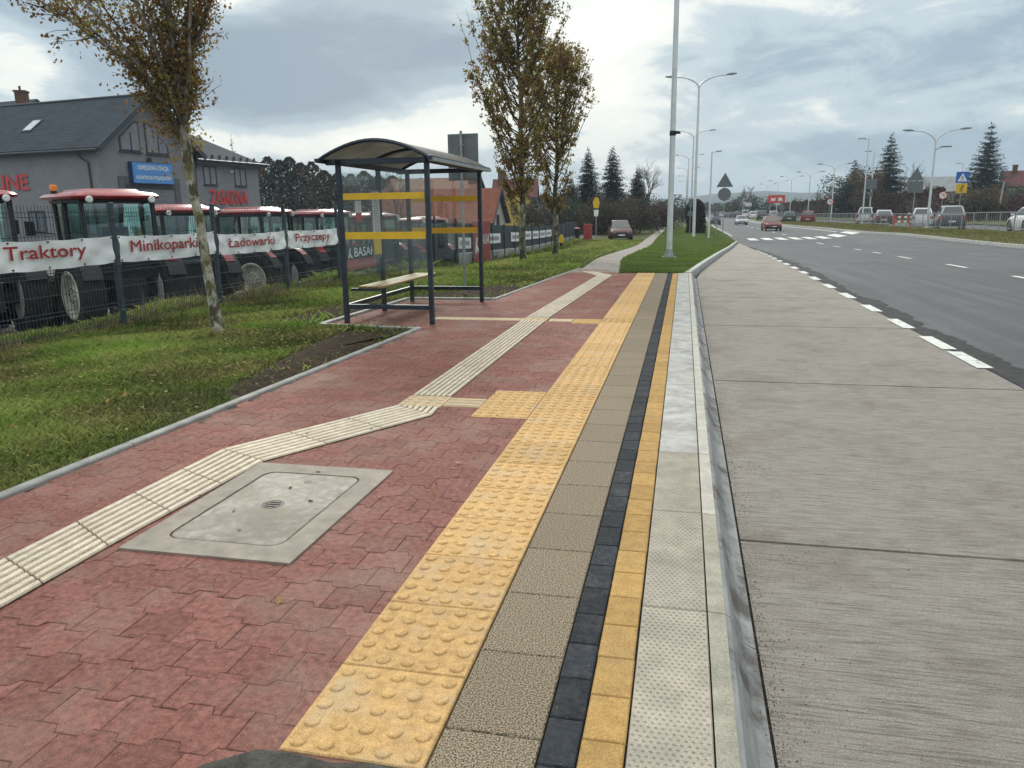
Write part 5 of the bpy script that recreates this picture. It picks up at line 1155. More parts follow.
# row of double lamps along the verge
def at_depth_lamp(px, base_py, D): p = survey(px, base_py, D); return p
for i, (px, topy, D, lab) in enumerate([(699.5, 76, 62, 'nearest double-arm lamp of the verge row, right of the tall mast'), (694, 131, 105, 'second double-arm lamp of the verge row'), (689, 155, 150, 'third double-arm lamp of the verge row'), (688, 168, 195, 'fourth double-arm lamp of the verge row'), (687, 176, 240, 'fifth double-arm lamp of the verge row'), (686.5, 181, 290, 'farthest double-arm lamp of the verge row')]):
    p = survey(px, topy, D); z = gl(p.x, p.y)-0.05; double_lamp(lab, p.x, p.y, z, p.z-z, arm=2.0, r=0.13, asym=1.1)
p = survey(712, 152, 60); single_lamp('single-arm lamp beside the road left of the triangular sign', p.x, p.y, gl(p.x, p.y)-0.05, p.z-gl(p.x, p.y)+0.05, 1, 0.45)
for i, (px, topy, D, lab) in enumerate([(937, 130, 60, 'nearest double-arm lamp on the median beside the dark car'), (835, 164, 110, 'double-arm lamp rising behind the hedge left of the dark green tree'), (810.7, 172, 135, 'double-arm lamp rising above the middle of the hedge'), (792, 176.5, 158, 'double-arm lamp above the left part of the hedge'), (778.5, 180.7, 190, 'double-arm lamp above the red billboard'), (768, 184, 220, 'farthest double-arm lamp left of the red billboard')]):
    p = survey(px, topy, D); z = gl(p.x, p.y)-0.05; t = double_lamp(lab, p.x, p.y, z, p.z-z, arm=(1.75 if i == 0 else 1.7), r=0.11 if i == 0 else 0.10)
    if i == 0:
        m_ = MB(); m_.tube([(0, -0.1, p.z-z-1.5), (0.4, -0.1, p.z-z-1.3)], 0.03, 8); m_.box((0.75, -0.1, p.z-z-1.27), (0.75, 0.2, 0.09)); m_.build('extra_lamp_head', M_signback, t)
for px, topy, D, sd_, lab in [(869, 139, 75, -1, 'taller single-arm lamp in front of the hedge right of the brown tree'), (874.5, 151.5, 84, -1, 'shorter single-arm lamp just behind the taller one'), (963, 163.5, 120, -1, 'distant single-arm lamp left of the big spruce')]:
    p = survey(px, topy, D); z = gl(p.x, p.y)-0.05; single_lamp(lab, p.x, p.y, z, p.z-z, sd_)

# ---------------------------------------------------------------- road signs
M_signblue = mat('crossing_blue', (0.02, 0.12, 0.42), 0.45, 0, 0.04, 3)
def sign(label, x, y, H_, plates, group=None, poler=0.035, z=None):
    t = thing('road_sign', label, 'road sign', (x, y, (gl(x, y) if z is None else z)-0.05), 0, group)
    m_ = MB(); m_.cyl((0, 0, 0), (0, 0, H_), poler, n=10); m_.build('pole', M_steel, t, smooth=40)
    for shape, zc, w, h, m, extra in plates:
        m_ = MB()
        if shape == 'tri': pts = [(-w/2, -h/2), (w/2, -h/2), (0, h/2)]
        elif shape == 'inv': pts = [(0, -h/2), (w/2, h/2), (-w/2, h/2)]
        elif shape == 'round': pts = [(w/2*math.cos(2*math.pi*k/24), w/2*math.sin(2*math.pi*k/24)) for k in range(24)]
        else: pts = [(-w/2, -h/2), (w/2, -h/2), (w/2, h/2), (-w/2, h/2)]
        m_.prism(pts, (0, -poler-0.012, zc), (1, 0, 0), (0, 0, 1), (0, -0.02, 0)); pl = m_.build({'tri': 'triangular_plate', 'inv': 'give_way_plate', 'round': 'round_plate'}.get(shape, 'plate'), m, t, bevel=0.01)
        if extra: extra(pl, zc, w, h, -poler-0.034)
    return t
def e70(pl, zc, w, h, y):
    m_ = MB(); a = [(w/2*math.cos(2*math.pi*k/24), w/2*math.sin(2*math.pi*k/24)) for k in range(24)]
    for k in range(24):
        p, q_ = a[k], a[(k+1) % 24]; m_.add([(p[0], y-0.004, zc+p[1]), (q_[0], y-0.004, zc+q_[1]), (q_[0]*0.78, y-0.004, zc+q_[1]*0.78), (p[0]*0.78, y-0.004, zc+p[1]*0.78)], [(0, 1, 2, 3)])
    m_.build('red_ring', M_redl, pl, fixn=False); lettering('70', (-w*0.24, y-0.001, zc-h*0.2), (1, 0, 0), (0, 0, 1), w*0.48, h*0.4, M_black, pl)
def eback(pl, zc, w, h, y):
    m_ = MB(); m_.box((0, y, zc), (w*0.8, 0.02, 0.05)); m_.build('bracket', M_signback, pl)
def ecross(pl, zc, w, h, y):
    m_ = MB(); m_.prism([(-w*0.38, -h*0.36), (w*0.38, -h*0.36), (0, h*0.38)], (0, y, zc), (1, 0, 0), (0, 0, 1), (0, -0.006, 0)); tri = m_.build('white_triangle', M_textwhite, pl)
    m_ = MB(); yy = y-0.01
    m_.lathe([(0.01, -0.045), (0.045, 0), (0.01, 0.045)], (0.01, yy, zc+h*0.10), n=8); m_.bar((0, yy, zc+h*0.04), (-0.01, yy, zc-h*0.10), 0.07, 0.02); m_.bar((-0.01, yy, zc-h*0.10), (-0.12, yy, zc-h*0.30), 0.04, 0.02); m_.bar((-0.01, yy, zc-h*0.10), (0.11, yy, zc-h*0.30), 0.04, 0.02); m_.bar((0, yy, zc+h*0.02), (-0.12, yy, zc-h*0.08), 0.03, 0.02); m_.bar((0, yy, zc+h*0.02), (0.12, yy, zc-h*0.06), 0.03, 0.02)
    m_.build('walking_figure', M_black, tri)
def ekid(pl, zc, w, h, y):
    m_ = MB(); yy = y-0.006
    m_.lathe([(0.01, -0.06), (0.06, 0), (0.01, 0.06)], (0.08, yy, zc+h*0.30), n=8); m_.bar((0.05, yy, zc+h*0.2), (0, yy, zc-h*0.08), 0.12, 0.02); m_.bar((0, yy, zc-h*0.08), (-0.12, yy, zc-h*0.38), 0.06, 0.02); m_.bar((0, yy, zc-h*0.08), (0.10, yy, zc-h*0.38), 0.06, 0.02); m_.bar((0.04, yy, zc+h*0.14), (-0.13, yy, zc+h*0.02), 0.05, 0.02); m_.bar((0.04, yy, zc+h*0.14), (0.17, yy, zc+h*0.08), 0.05, 0.02); m_.build('running_figure', M_black, pl)
def place(px, py, D): p = survey(px, py, D); return p.x, p.y, gl(p.x, p.y)
x, y, z = place(722.5, 236, 64)
sign('grey backs of a triangular and a round sign on one pole beside the road', x, y, 4.8, [('tri', 4.62, 1.35, 1.15, M_signback, None), ('round', 3.46, 1.05, 1.05, M_signback, None)])
x, y, z = place(716, 234, 66)
sign('dark rectangular sign back just left of the triangular sign', x, y, 2.8, [('rect', 2.5, 0.5, 0.6, M_signback, None)])
x, y, z = place(689.5, 236, 70)
sign('narrow dark sign back on a pole against the ivy column', x, y, 3.1, [('rect', 2.85, 0.35, 0.75, M_signback, None), ('round', 1.9, 0.5, 0.6, M_signback, None)])
x, y, z = place(911, 231, 58)
sign('grey backs of a triangular and a square sign on the median', x, y, 4.55, [('tri', 4.05, 1.05, 0.95, M_signback, eback), ('rect', 3.1, 1.05, 0.85, M_signback, eback)])
x, y, z = place(868, 226, 76)
sign('dark rectangular sign back beside the single-arm lamps', x, y, 4.5, [('rect', 3.9, 0.95, 0.95, M_signback, eback), ('rect', 2.95, 0.35, 0.5, M_signback, None)])
x, y, z = place(957, 226, 66)
sign('blue pedestrian crossing sign with a yellow children plate below', x, y, 4.55, [('rect', 4.05, 1.0, 0.92, M_signblue, ecross), ('rect', 3.15, 0.85, 0.78, M_litteryellow, ekid)])
x, y, z = place(828.5, 222, 98)
sign('round speed limit sign reading 70 in front of the middle of the hedge', x, y, 3.0, [('round', 2.55, 0.8, 0.8, M_white, e70)], 'speed limit signs')
x, y, z = place(940, 222, 85)
sign('round speed limit sign reading 70 right of the median lamp', x, y, 3.3, [('round', 2.95, 0.85, 0.85, M_white, e70)], 'speed limit signs')
x, y, z = place(781.5, 217, 150)
sign('small blue grey round sign under the red billboard', x, y, 2.5, [('round', 2.0, 1.1, 1.0, M_signback, None)])
x, y, z = place(748, 214, 190)
sign('distant pale sign board above the queue of cars', x, y, 3.4, [('rect', 2.9, 1.5, 0.9, M_lampwhite, None)])
bp_ = survey(776.5, 199, 170)
bbd = thing('billboard', 'red billboard with white marks beyond the hedge in the distance', 'billboard', (bp_.x, bp_.y, gl(bp_.x, bp_.y)))
hz = bp_.z-gl(bp_.x, bp_.y)
m_ = MB(); m_.box((0, 0, hz), (3.6, 0.2, 1.7)); m_.build('panel', mat('billboard_red', (0.62, 0.06, 0.04), 0.5), bbd)
m_ = MB(); m_.prism([(-1.2, -0.4), (-0.3, -0.4), (-0.2, 0.3), (-0.7, 0.1), (-1.1, 0.3)], (0, -0.11, hz), (1, 0, 0), (0, 0, 1), (0, -0.01, 0)); m_.prism([(0.3, -0.4), (1.3, -0.4), (1.2, 0.1), (0.8, 0.35), (0.4, 0.2)], (0, -0.11, hz), (1, 0, 0), (0, 0, 1), (0, -0.01, 0)); m_.build('white_mark', M_textwhite, bbd)
for sx in (-1.3, 1.3): m_ = MB(); m_.box((sx, 0.1, hz/2-0.4), (0.15, 0.15, hz-0.7)); m_.build('post', M_steel, bbd)
tp = survey(997, 216, 95); m_ = MB(); m_.tube([(tp.x, tp.y, gl(tp.x, tp.y)-0.1), (tp.x+0.35, tp.y, 4.3)], [0.13, 0.09], 8); o = m_.build('utility_pole', M_conc); tag(o, 'leaning pale pole in front of the bushes right of the crossing sign', 'pole')

# railing along the median
RFX = lerp([(50, 17.3), (64, 17.1), (85, 16.85), (98, 16.6), (118, 15.2), (150, 14.2), (240, 16.9)])
ra = thing('railing', 'grey pedestrian railing with vertical bars along the median', 'railing')
y = 52.0; m_ = MB(); seg = []
ys = [43+2.0*i for i in range(50)]
for i, yy in enumerate(ys):
    x = RFX(yy); z = gl(x, yy); p = MB(); p.box((x, yy, z+0.55), (0.06, 0.06, 1.12)); 
    if i < 40: p.build('post', M_steel, ra)
    else: m_.box((x, yy, z+0.55), (0.06, 0.06, 1.12))
    if i:
        xa_, ya_ = RFX(ys[i-1]), ys[i-1]; za_ = gl(xa_, ya_); r_ = MB()
        r_.bar((xa_, ya_, za_+1.08), (x, yy, z+1.08), 0.05, 0.05); r_.bar((xa_, ya_, za_+0.2), (x, yy, z+0.2), 0.04, 0.04)
        for k in range(1, 6):
            t_ = k/6; r_.bar((xa_+(x-xa_)*t_, ya_+(yy-ya_)*t_, za_+0.2), (xa_+(x-xa_)*t_, ya_+(yy-ya_)*t_, za_+1.06), 0.016, 0.016)
        r_.build('rail_section', M_steel, ra)
m_.build('post', M_steel, ra)
bx, by, bz = place(902, 229, 60)
ob = thing('road_barrier', 'orange and white barrier board standing on the median beside the white hatchback', 'barrier', (bx, by, bz))
M_orange = mat('barrier_orange', (0.50, 0.10, 0.03), 0.6, 0, 0.1, 5)
for sx in (-0.6, 0.6): m_ = MB(); m_.box((sx, 0, 0.5), (0.06, 0.06, 1.0)); m_.box((sx, 0, 0.03), (0.1, 0.5, 0.06)); m_.build('leg', M_orange, ob)
for zz, nm in ((0.85, 'upper_board'), (0.5, 'lower_board')):
    m_ = MB()
    for k in range(6): m_.box((-0.6+0.12+k*0.216, -0.04, zz), (0.2, 0.03, 0.14), mi=k % 2)
    m_.build(nm, [M_orange, M_white], ob)
# ---------------------------------------------------------------- cars
M_tail = mat('tail_lamp_red', (0.35, 0.01, 0.01), 0.2, 0, 0.05, 4, coat=0.5)
M_plate = mat('number_plate', (0.7, 0.7, 0.7), 0.5)
def paint(name, c): return mat(name, c, 0.36, 0.1, 0.06, 3, coat=0.25, dirt=((0.12, 0.11, 0.1), 2.2, 0.6, 0.85, 0.15))
CARP = {'maroon': paint('maroon_car_paint', (0.06, 0.005, 0.009)), 'red': paint('red_car_paint', (0.16, 0.012, 0.012)), 'silver': paint('silver_car_paint', (0.42, 0.44, 0.46)), 'white': paint('white_car_paint', (0.66, 0.67, 0.67)),
        'dark': paint('dark_car_paint', (0.035, 0.045, 0.06)), 'green': paint('dark_green_car_paint', (0.03, 0.06, 0.05)), 'blue': paint('blue_car_paint', (0.04, 0.07, 0.14)), 'grey': paint('grey_car_paint', (0.14, 0.15, 0.16))}
#         L    W     H    belt hood nose  windscreen base, roof front, roof rear, rear base (fractions from the front), tail height, ride
KINDS = {'hatch': (4.0, 1.72, 1.49, 0.95, 0.93, 0.62, 0.27, 0.45, 0.88, 0.975, 0.90, 0.20),
         'sedan': (4.5, 1.78, 1.45, 0.92, 0.90, 0.60, 0.29, 0.46, 0.74, 0.90, 0.95, 0.19),
         'suv': (4.5, 1.84, 1.68, 1.05, 1.02, 0.70, 0.25, 0.40, 0.90, 0.975, 1.02, 0.24),
         'van': (4.3, 1.80, 1.82, 1.05, 1.02, 0.66, 0.19, 0.37, 0.93, 0.985, 1.05, 0.22)}
def car(name, label, cat, x, y, rz, color, kind, scale=1.0, group=None, roofcol=None, z=None):
    L, Wd, H_, belt, hood, nose, wb, rf_, rr__, rb_, tail, ride = KINDS[kind]; P = CARP[color]
    t = thing(name, label, cat, (x, y, gl(x, y)-0.12 if z is None else z), R(rz), group); t.scale = (scale,)*3
    Y = lambda f: L/2-f*L; hw = Wd/2; m_ = MB(); rings = []
    st = [(0.0, nose-0.10, 0.78, ride+0.12), (0.012, nose+0.03, 0.86, ride+0.04), (0.05, nose+0.12, 0.95, ride), (0.13, hood-0.07, 0.985, ride), (wb-0.02, hood, 1.0, ride), (wb+0.05, belt, 1.0, ride), (0.55, belt+0.02, 1.0, ride), (0.80, belt+0.03, 0.99, ride), (rb_-0.01, tail if kind == 'sedan' else belt+0.03, 0.97, ride), (0.985, tail-0.06, 0.93, ride+0.03), (1.0, tail-0.28, 0.86, ride+0.10)]
    for f, zt, w, zb in st:
        w = hw*w; h = zt-zb; rings.append([(-w*0.90, Y(f), zb), (-w*0.985, Y(f), zb+h*0.18), (-w, Y(f), zb+h*0.5), (-w*0.975, Y(f), zb+h*0.82), (-w*0.90, Y(f), zt-0.015), (-w*0.6, Y(f), zt+0.02), (w*0.6, Y(f), zt+0.02), (w*0.90, Y(f), zt-0.015), (w*0.975, Y(f), zb+h*0.82), (w, Y(f), zb+h*0.5), (w*0.985, Y(f), zb+h*0.18), (w*0.90, Y(f), zb)])
    m_.loft(rings)
    b0, r0_ = hw*0.90, hw*0.70; zb_ = belt-0.02
    def sec(f, z, w): return [(-w, Y(f), z), (w, Y(f), z)]
    top = H_; g = []      # greenhouse cage
    base = [(wb, zb_, b0), (rb_, (tail if kind == 'sedan' else belt)-0.0, b0*0.97)]
    roofp = [(rf_, top-0.05, r0_*0.98), ((rf_+rr__)/2, top, r0_*1.02), (rr__, top-0.05, r0_*0.97)]
    v = []
    for f, z, w in [base[0]]+roofp+[base[1]]: v += [(-w, Y(f), z), (-w*0.86, Y(f), z+(0.03 if z > belt+0.2 else 0)), (w*0.86, Y(f), z+(0.03 if z > belt+0.2 else 0)), (w, Y(f), z)]
    fs = []
    for k in range(4):
        for j in range(3): a = k*4+j; fs.append((a, a+1, a+5, a+4))
    fs += [(0, 4, 8, 12, 16), (3, 19, 15, 11, 7)]
    m_.add(v, fs, 1 if roofcol else 0)
    body = m_.build('body', [P, CARP[roofcol]] if roofcol else P, t, smooth=42)
    def lp(a, b, s_): return tuple(a[i]+(b[i]-a[i])*s_ for i in range(3))
    def glassq(P4, nm, n_, ins=0.08):
        c = Vector([sum(p[i] for p in P4)/len(P4) for i in range(3)]); Q = [c+(Vector(p)-c)*(1-ins)+Vector(n_)*0.012 for p in P4]; m2 = MB(); m2.add(Q, [tuple(range(len(Q)))]); m2.build(nm, M_carglass, body, fixn=False)
    F = lambda f, z, w, s_: (s_*w, Y(f), z)
    glassq([F(wb, zb_, b0*0.97, -1), F(wb, zb_, b0*0.97, 1), F(rf_, top-0.03, r0_*0.93, 1), F(rf_, top-0.03, r0_*0.93, -1)], 'windscreen', (0, 0.8, 0.6))
    tz = base[1][1]; glassq([F(rb_, tz+0.03, b0*0.92, 1), F(rb_, tz+0.03, b0*0.92, -1), F(rr__, top-0.04, r0_*0.9, -1), F(rr__, top-0.04, r0_*0.9, 1)], 'rear_window', (0, -0.9, 0.4), 0.12)
    for s_ in (-1, 1):
        mid = (rf_+rr__)/2+0.0; zb2 = zb_+0.05; n_ = (s_*0.98, 0, 0.2)
        glassq([F(wb+0.05, zb2, b0*0.99, s_), F(mid-0.01, zb2, b0*0.99, s_), F(mid-0.01, top-0.07, r0_*1.04, s_), F(rf_+0.02, top-0.09, r0_*1.03, s_)], 'side_window', n_, 0.04)
        glassq([F(mid+0.01, zb2, b0*0.99, s_), F(rb_-0.05, zb2+0.02, b0*0.98, s_), F(rr__-0.02, top-0.10, r0_*1.01, s_), F(mid+0.01, top-0.07, r0_*1.04, s_)], 'side_window', n_, 0.04)
        hl = MB(); hl.loft([[(s_*hw*0.55, Y(0.004), nose-0.07), (s_*hw*0.84, Y(0.03), nose-0.05), (s_*hw*0.86, Y(0.04), nose+0.07), (s_*hw*0.52, Y(0.01), nose+0.05)], [(s_*hw*0.55, Y(0.07), nose-0.07), (s_*hw*0.93, Y(0.10), nose-0.03), (s_*hw*0.93, Y(0.11), nose+0.11), (s_*hw*0.52, Y(0.08), nose+0.09)]]); hl.build('headlight', M_lampglass, body)
        tl = MB(); tl.box((s_*hw*0.80, Y(0.988), tail-0.17), (0.24, 0.10, 0.24 if kind != 'van' else 0.5)); tl.build('tail_light', M_tail, body, bevel=0.02)
        mi = MB(); mi.box((s_*(hw+0.08), Y(wb+0.09), belt+0.08), (0.18, 0.10, 0.14)); mi.build('mirror', P, body, bevel=0.03)
        for f in (0.195, 0.80):
            ar = MB(); ar.lathe([(0.385, s_*0.0), (0.385, s_*0.012)], (s_*(hw*0.985), Y(f), 0.345), 'x', 22); ar.build('wheel_arch', M_black, body)
            wheel_part(t, 'wheel', 0.315, 0.20, (s_*(hw-0.085), Y(f), 0.315), M_rubber, 0.205, side=s_, rimm=M_carrim, dish=0.02)
    gr = MB(); gr.box((0, Y(0.004)+0.01, nose-0.04), (hw*0.9, 0.03, 0.11)); gr.box((0, Y(0.0)-0.0, ride+0.13), (hw*1.55, 0.06, 0.20)); gr.build('grille', M_black, body)
    np_ = MB(); np_.box((0, Y(0.0)+0.03, nose-0.17), (0.5, 0.02, 0.11)); np_.build('number_plate', M_plate, body)
    np_ = MB(); np_.box((0, Y(1.0)-0.02, tail-0.42), (0.5, 0.02, 0.11)); np_.build('number_plate', M_plate, body)
    bm_ = MB(); bm_.box((0, Y(0.995), ride+0.12), (hw*1.75, 0.10, 0.16)); bm_.build('bumper', M_black if kind in ('suv', 'van') else P, body, bevel=0.03)
    return t
def carat(px, py, D, rz, color, kind, label, scale=1.0, cat='car', name='parked_car', off=-0.12, group=None, roofcol=None):
    p = survey(px, py, D); return car(name, label, cat, p.x, p.y, rz, color, kind, scale, group, roofcol, z=gl(p.x, p.y)+off)
# oncoming and parked on the left
carat(620, 240.2, 59.8, 188, 'maroon', 'hatch', 'maroon hatchback parked on the grass beside the path, facing us', off=-0.02)
carat(771, 229.8, 84, 183, 'red', 'suv', 'red car with bright headlights driving towards us on the near road', 0.92, name='oncoming_car')
carat(741, 225.2, 122, 180, 'silver', 'sedan', 'pale silver car following behind the red oncoming car', name='oncoming_car')
carat(715, 222, 125, 2, 'dark', 'sedan', 'small dark car driving away beside the ivy column', 0.9, name='distant_car')
# second carriageway
carat(1031, 230, 50, -2, 'white', 'hatch', 'white hatchback cut by the right edge of the picture', 1.05)
carat(948.5, 229, 60, -12, 'dark', 'suv', 'dark off-road car with a pale roof beside the median lamp', 1.05, roofcol='silver')
carat(921, 226, 70, -14, 'white', 'hatch', 'white hatchback seen from behind beside the orange barrier', 1.08)
carat(882.5, 225.2, 80, -10, 'maroon', 'sedan', 'maroon and silver sedan seen from behind left of the barrier', 1.03, roofcol='silver')
carat(865, 225, 86, -14, 'white', 'van', 'white van partly hidden by the maroon sedan')
carat(807.5, 222.8, 100, -8, 'red', 'hatch', 'red hatchback seen from behind left of the speed limit sign', 1.02, group='cars queuing on the far carriageway')
carat(789, 221.5, 110, -6, 'green', 'sedan', 'dark green car left of the red hatchback on the far carriageway', 1.0, group='cars queuing on the far carriageway')
for px, py, D, col, k, lab in [(773, 218, 140, 'silver', 'hatch', 'silver car right behind the red oncoming car'), (762, 219, 140, 'green', 'suv', 'dark tall car left of the silver car in the far queue'), (753, 216.5, 160, 'white', 'hatch', 'white car in the middle of the far queue'), (745, 216, 175, 'white', 'van', 'white van standing out in the far queue'), (737, 216, 190, 'dark', 'suv', 'dark car left of the white van in the far queue'),
                               (733, 217, 200, 'green', 'hatch', 'greenish car in the far queue'), (728, 216, 215, 'blue', 'sedan', 'blue car in the far queue'), (722, 216, 230, 'silver', 'suv', 'silver car near the far end of the queue'), (717, 215.5, 250, 'dark', 'van', 'dark van at the far end of the queue'), (757, 215.5, 185, 'red', 'sedan', 'red car in the far queue behind the white car')]:
    carat(px, py, D, -4, col, k, lab, 1.0, group='cars queuing on the far carriageway', name='distant_car')

# ---------------------------------------------------------------- trees
M_birch = mat('birch_bark', (0.42, 0.40, 0.34), 0.85, 0, 0.2, 9, 0.006, 25, vec=(1, 1, 0.55), col2=(0.065, 0.055, 0.035), edge=(0.46, 0.56), dirt=((0.13, 0.12, 0.02), 4, 0.46, 0.60, 0.65))
M_bark2 = mat('mottled_birch_bark', (0.34, 0.32, 0.27), 0.85, 0, 0.2, 7, 0.006, 25, vec=(1, 1, 0.6), col2=(0.05, 0.045, 0.03), edge=(0.48, 0.58), dirt=((0.10, 0.10, 0.025), 4, 0.45, 0.6, 0.8))
M_twig = mat('dark_twig_bark', (0.075, 0.06, 0.045), 0.9, 0, 0.2, 10)
M_limb = mat('pale_limb_bark', (0.30, 0.27, 0.23), 0.85, 0, 0.2, 9, 0.003, 25, col2=(0.10, 0.08, 0.06), edge=(0.4, 0.6))
M_bark = mat('grey_tree_bark', (0.13, 0.115, 0.095), 0.9, 0, 0.25, 7, 0.01, 20)
def leafmat(name, c1, c2, tone=0.45, trans=0.4): return mat(name, c1, 0.65, 0, 0.2, 1.6, col2=c2, tone=tone, trans=trans, spec=0.35, world_co=True)
M_leafa = leafmat('brown_autumn_leaf', (0.23, 0.125, 0.05), (0.18, 0.13, 0.045), trans=0.5)
M_leafb = leafmat('olive_autumn_leaf', (0.34, 0.26, 0.08), (0.22, 0.20, 0.06), trans=0.55)
M_need = leafmat('spruce_needles', (0.022, 0.042, 0.034), (0.016, 0.030, 0.026), 0.4, 0.15)
M_need2 = leafmat('blue_spruce_needles', (0.045, 0.065, 0.070), (0.028, 0.045, 0.05), 0.4, 0.15)
M_hedge = leafmat('maroon_hedge_leaf', (0.085, 0.036, 0.032), (0.062, 0.038, 0.030), 0.45, 0.2)
M_bush = leafmat('brown_bush_twigs', (0.066, 0.048, 0.036), (0.052, 0.048, 0.030), 0.45, 0.2)
M_ivy = leafmat('dark_ivy_leaf', (0.035, 0.032, 0.022), (0.045, 0.025, 0.020), 0.4, 0.15)
M_green = leafmat('dark_green_leaf', (0.040, 0.062, 0.026), (0.030, 0.048, 0.026), 0.4, 0.2)
M_rust = leafmat('rusty_leaf', (0.13, 0.075, 0.035), (0.085, 0.06, 0.03), 0.4, 0.25)
M_bare = mat('bare_branch_bark', (0.10, 0.085, 0.07), 0.95, 0, 0.2, 6)

def wander(p, d, L, n, jit, upb=0.0):
    pts = [Vector(p)]; d = Vector(d).normalized()
    for k in range(n):
        d = (d+Vector((random.gauss(0, jit), random.gauss(0, jit), random.gauss(0, jit)+upb))).normalized(); pts.append(pts[-1]+d*L/n)
    return pts, d
def leaves_along(pts, n, spread, out, t0=0.15):
    for k in range(max(1, n//5)):
        t = t0+(1-t0)*random.random(); i = min(len(pts)-2, int(t*(len(pts)-1))); p = pts[i].lerp(pts[i+1], random.random()); p = p+Vector([random.gauss(0, spread*0.8) for _ in range(3)])
        for _ in range(random.randint(3, 7)): out.append(p+Vector([random.gauss(0, spread*0.55) for _ in range(3)]))

def near_birch():
    base = (-5.57, 8.39); t = thing('birch_tree', 'birch with mossy white trunk and brown leaves standing on the lawn before the fence', 'tree', (base[0], base[1], 0))
    tp = [(0.0, 0, -0.1), (0.01, 0, 0.05), (-0.03, 0, 0.4), (-0.07, 0, 0.89), (-0.12, 0.02, 1.42), (-0.17, 0, 1.83), (-0.185, 0, 2.17), (-0.18, 0, 2.45)]
    m_ = MB(); m_.tube(tp, [0.105, 0.075, 0.062, 0.058, 0.055, 0.054, 0.06, 0.05], 14)
    m_.build('trunk', M_birch, t, smooth=60)
    lm = MB(); tw = MB(); P = []; P2 = []
    fork = Vector((-0.18, 0, 2.2))
    tips = [(-2.25, 0.3, 4.3), (-1.9, -0.2, 3.95), (-1.65, -0.4, 4.5), (-1.15, 0.5, 4.8), (-0.85, -0.5, 4.9), (-0.5, 0.35, 5.2), (-0.2, -0.3, 5.4), (0.1, 0.3, 5.3), (0.42, -0.1, 4.9), (0.68, 0.15, 4.7), (-1.3, 0.1, 4.0), (-0.45, -0.1, 5.4), (0.25, 0.6, 5.2)]
    for i, tip in enumerate(tips):
        tip = Vector(tip); st = fork+Vector((random.uniform(-.03, .03), random.uniform(-.03, .03), random.uniform(-0.12, 0.35)))
        up_ = st+Vector(((tip.x-st.x)*0.22, (tip.y-st.y)*0.25, (tip.z-st.z)*0.38)); pts = []
        for k in range(9):
            u = k/8; q = st*(1-u)**2+up_*2*u*(1-u)+tip*u*u; pts.append(q+Vector((random.gauss(0, .015), random.gauss(0, .015), 0)))
        r = 0.036 if i not in (8, 0) else 0.03
        lm.tube(pts, [r*(1-0.85*k/8)+0.003 for k in range(9)], 7)
        for b in range(40):
            u = 0.10+0.90*random.random(); k = min(7, int(u*8)); p = pts[k].lerp(pts[k+1], random.random()); dd = (pts[k+1]-pts[k]).normalized()
            side = Vector((random.gauss(0, 1), random.gauss(0, 1), random.gauss(0.1, 0.5))).normalized(); q, d2 = wander(p, dd*0.9+side*0.8, random.uniform(0.25, 0.62), 5, 0.16, 0.03)
            tw.tube(q, [0.006, 0.005, 0.004, 0.003, 0.003, 0.002], 4, cap=False); leaves_along(q, random.randint(18, 46), 0.06, P if random.random() < 0.8 else P2)
    for k in range(420):        # lower inner clump round the fork
        a = random.random(); P.append(fork+Vector((random.gauss(-0.12-0.5*a, 0.13), random.gauss(0, 0.15), -0.15+1.1*a+random.gauss(0, 0.12))))
    for k in range(80): P2.append(fork+Vector((random.gauss(0.13, 0.06), random.gauss(0, 0.08), random.uniform(0.0, 0.45))))
    lm.build('limb', M_limb, t, smooth=60); tw.build('twigs', M_twig, t, fixn=False)
    cards('crown', [tuple(p) for p in P], 0.044, M_leafa, t, aspect=0.75); cards('crown', [tuple(p) for p in P2], 0.043, M_leafb, t, aspect=0.75)
near_birch()

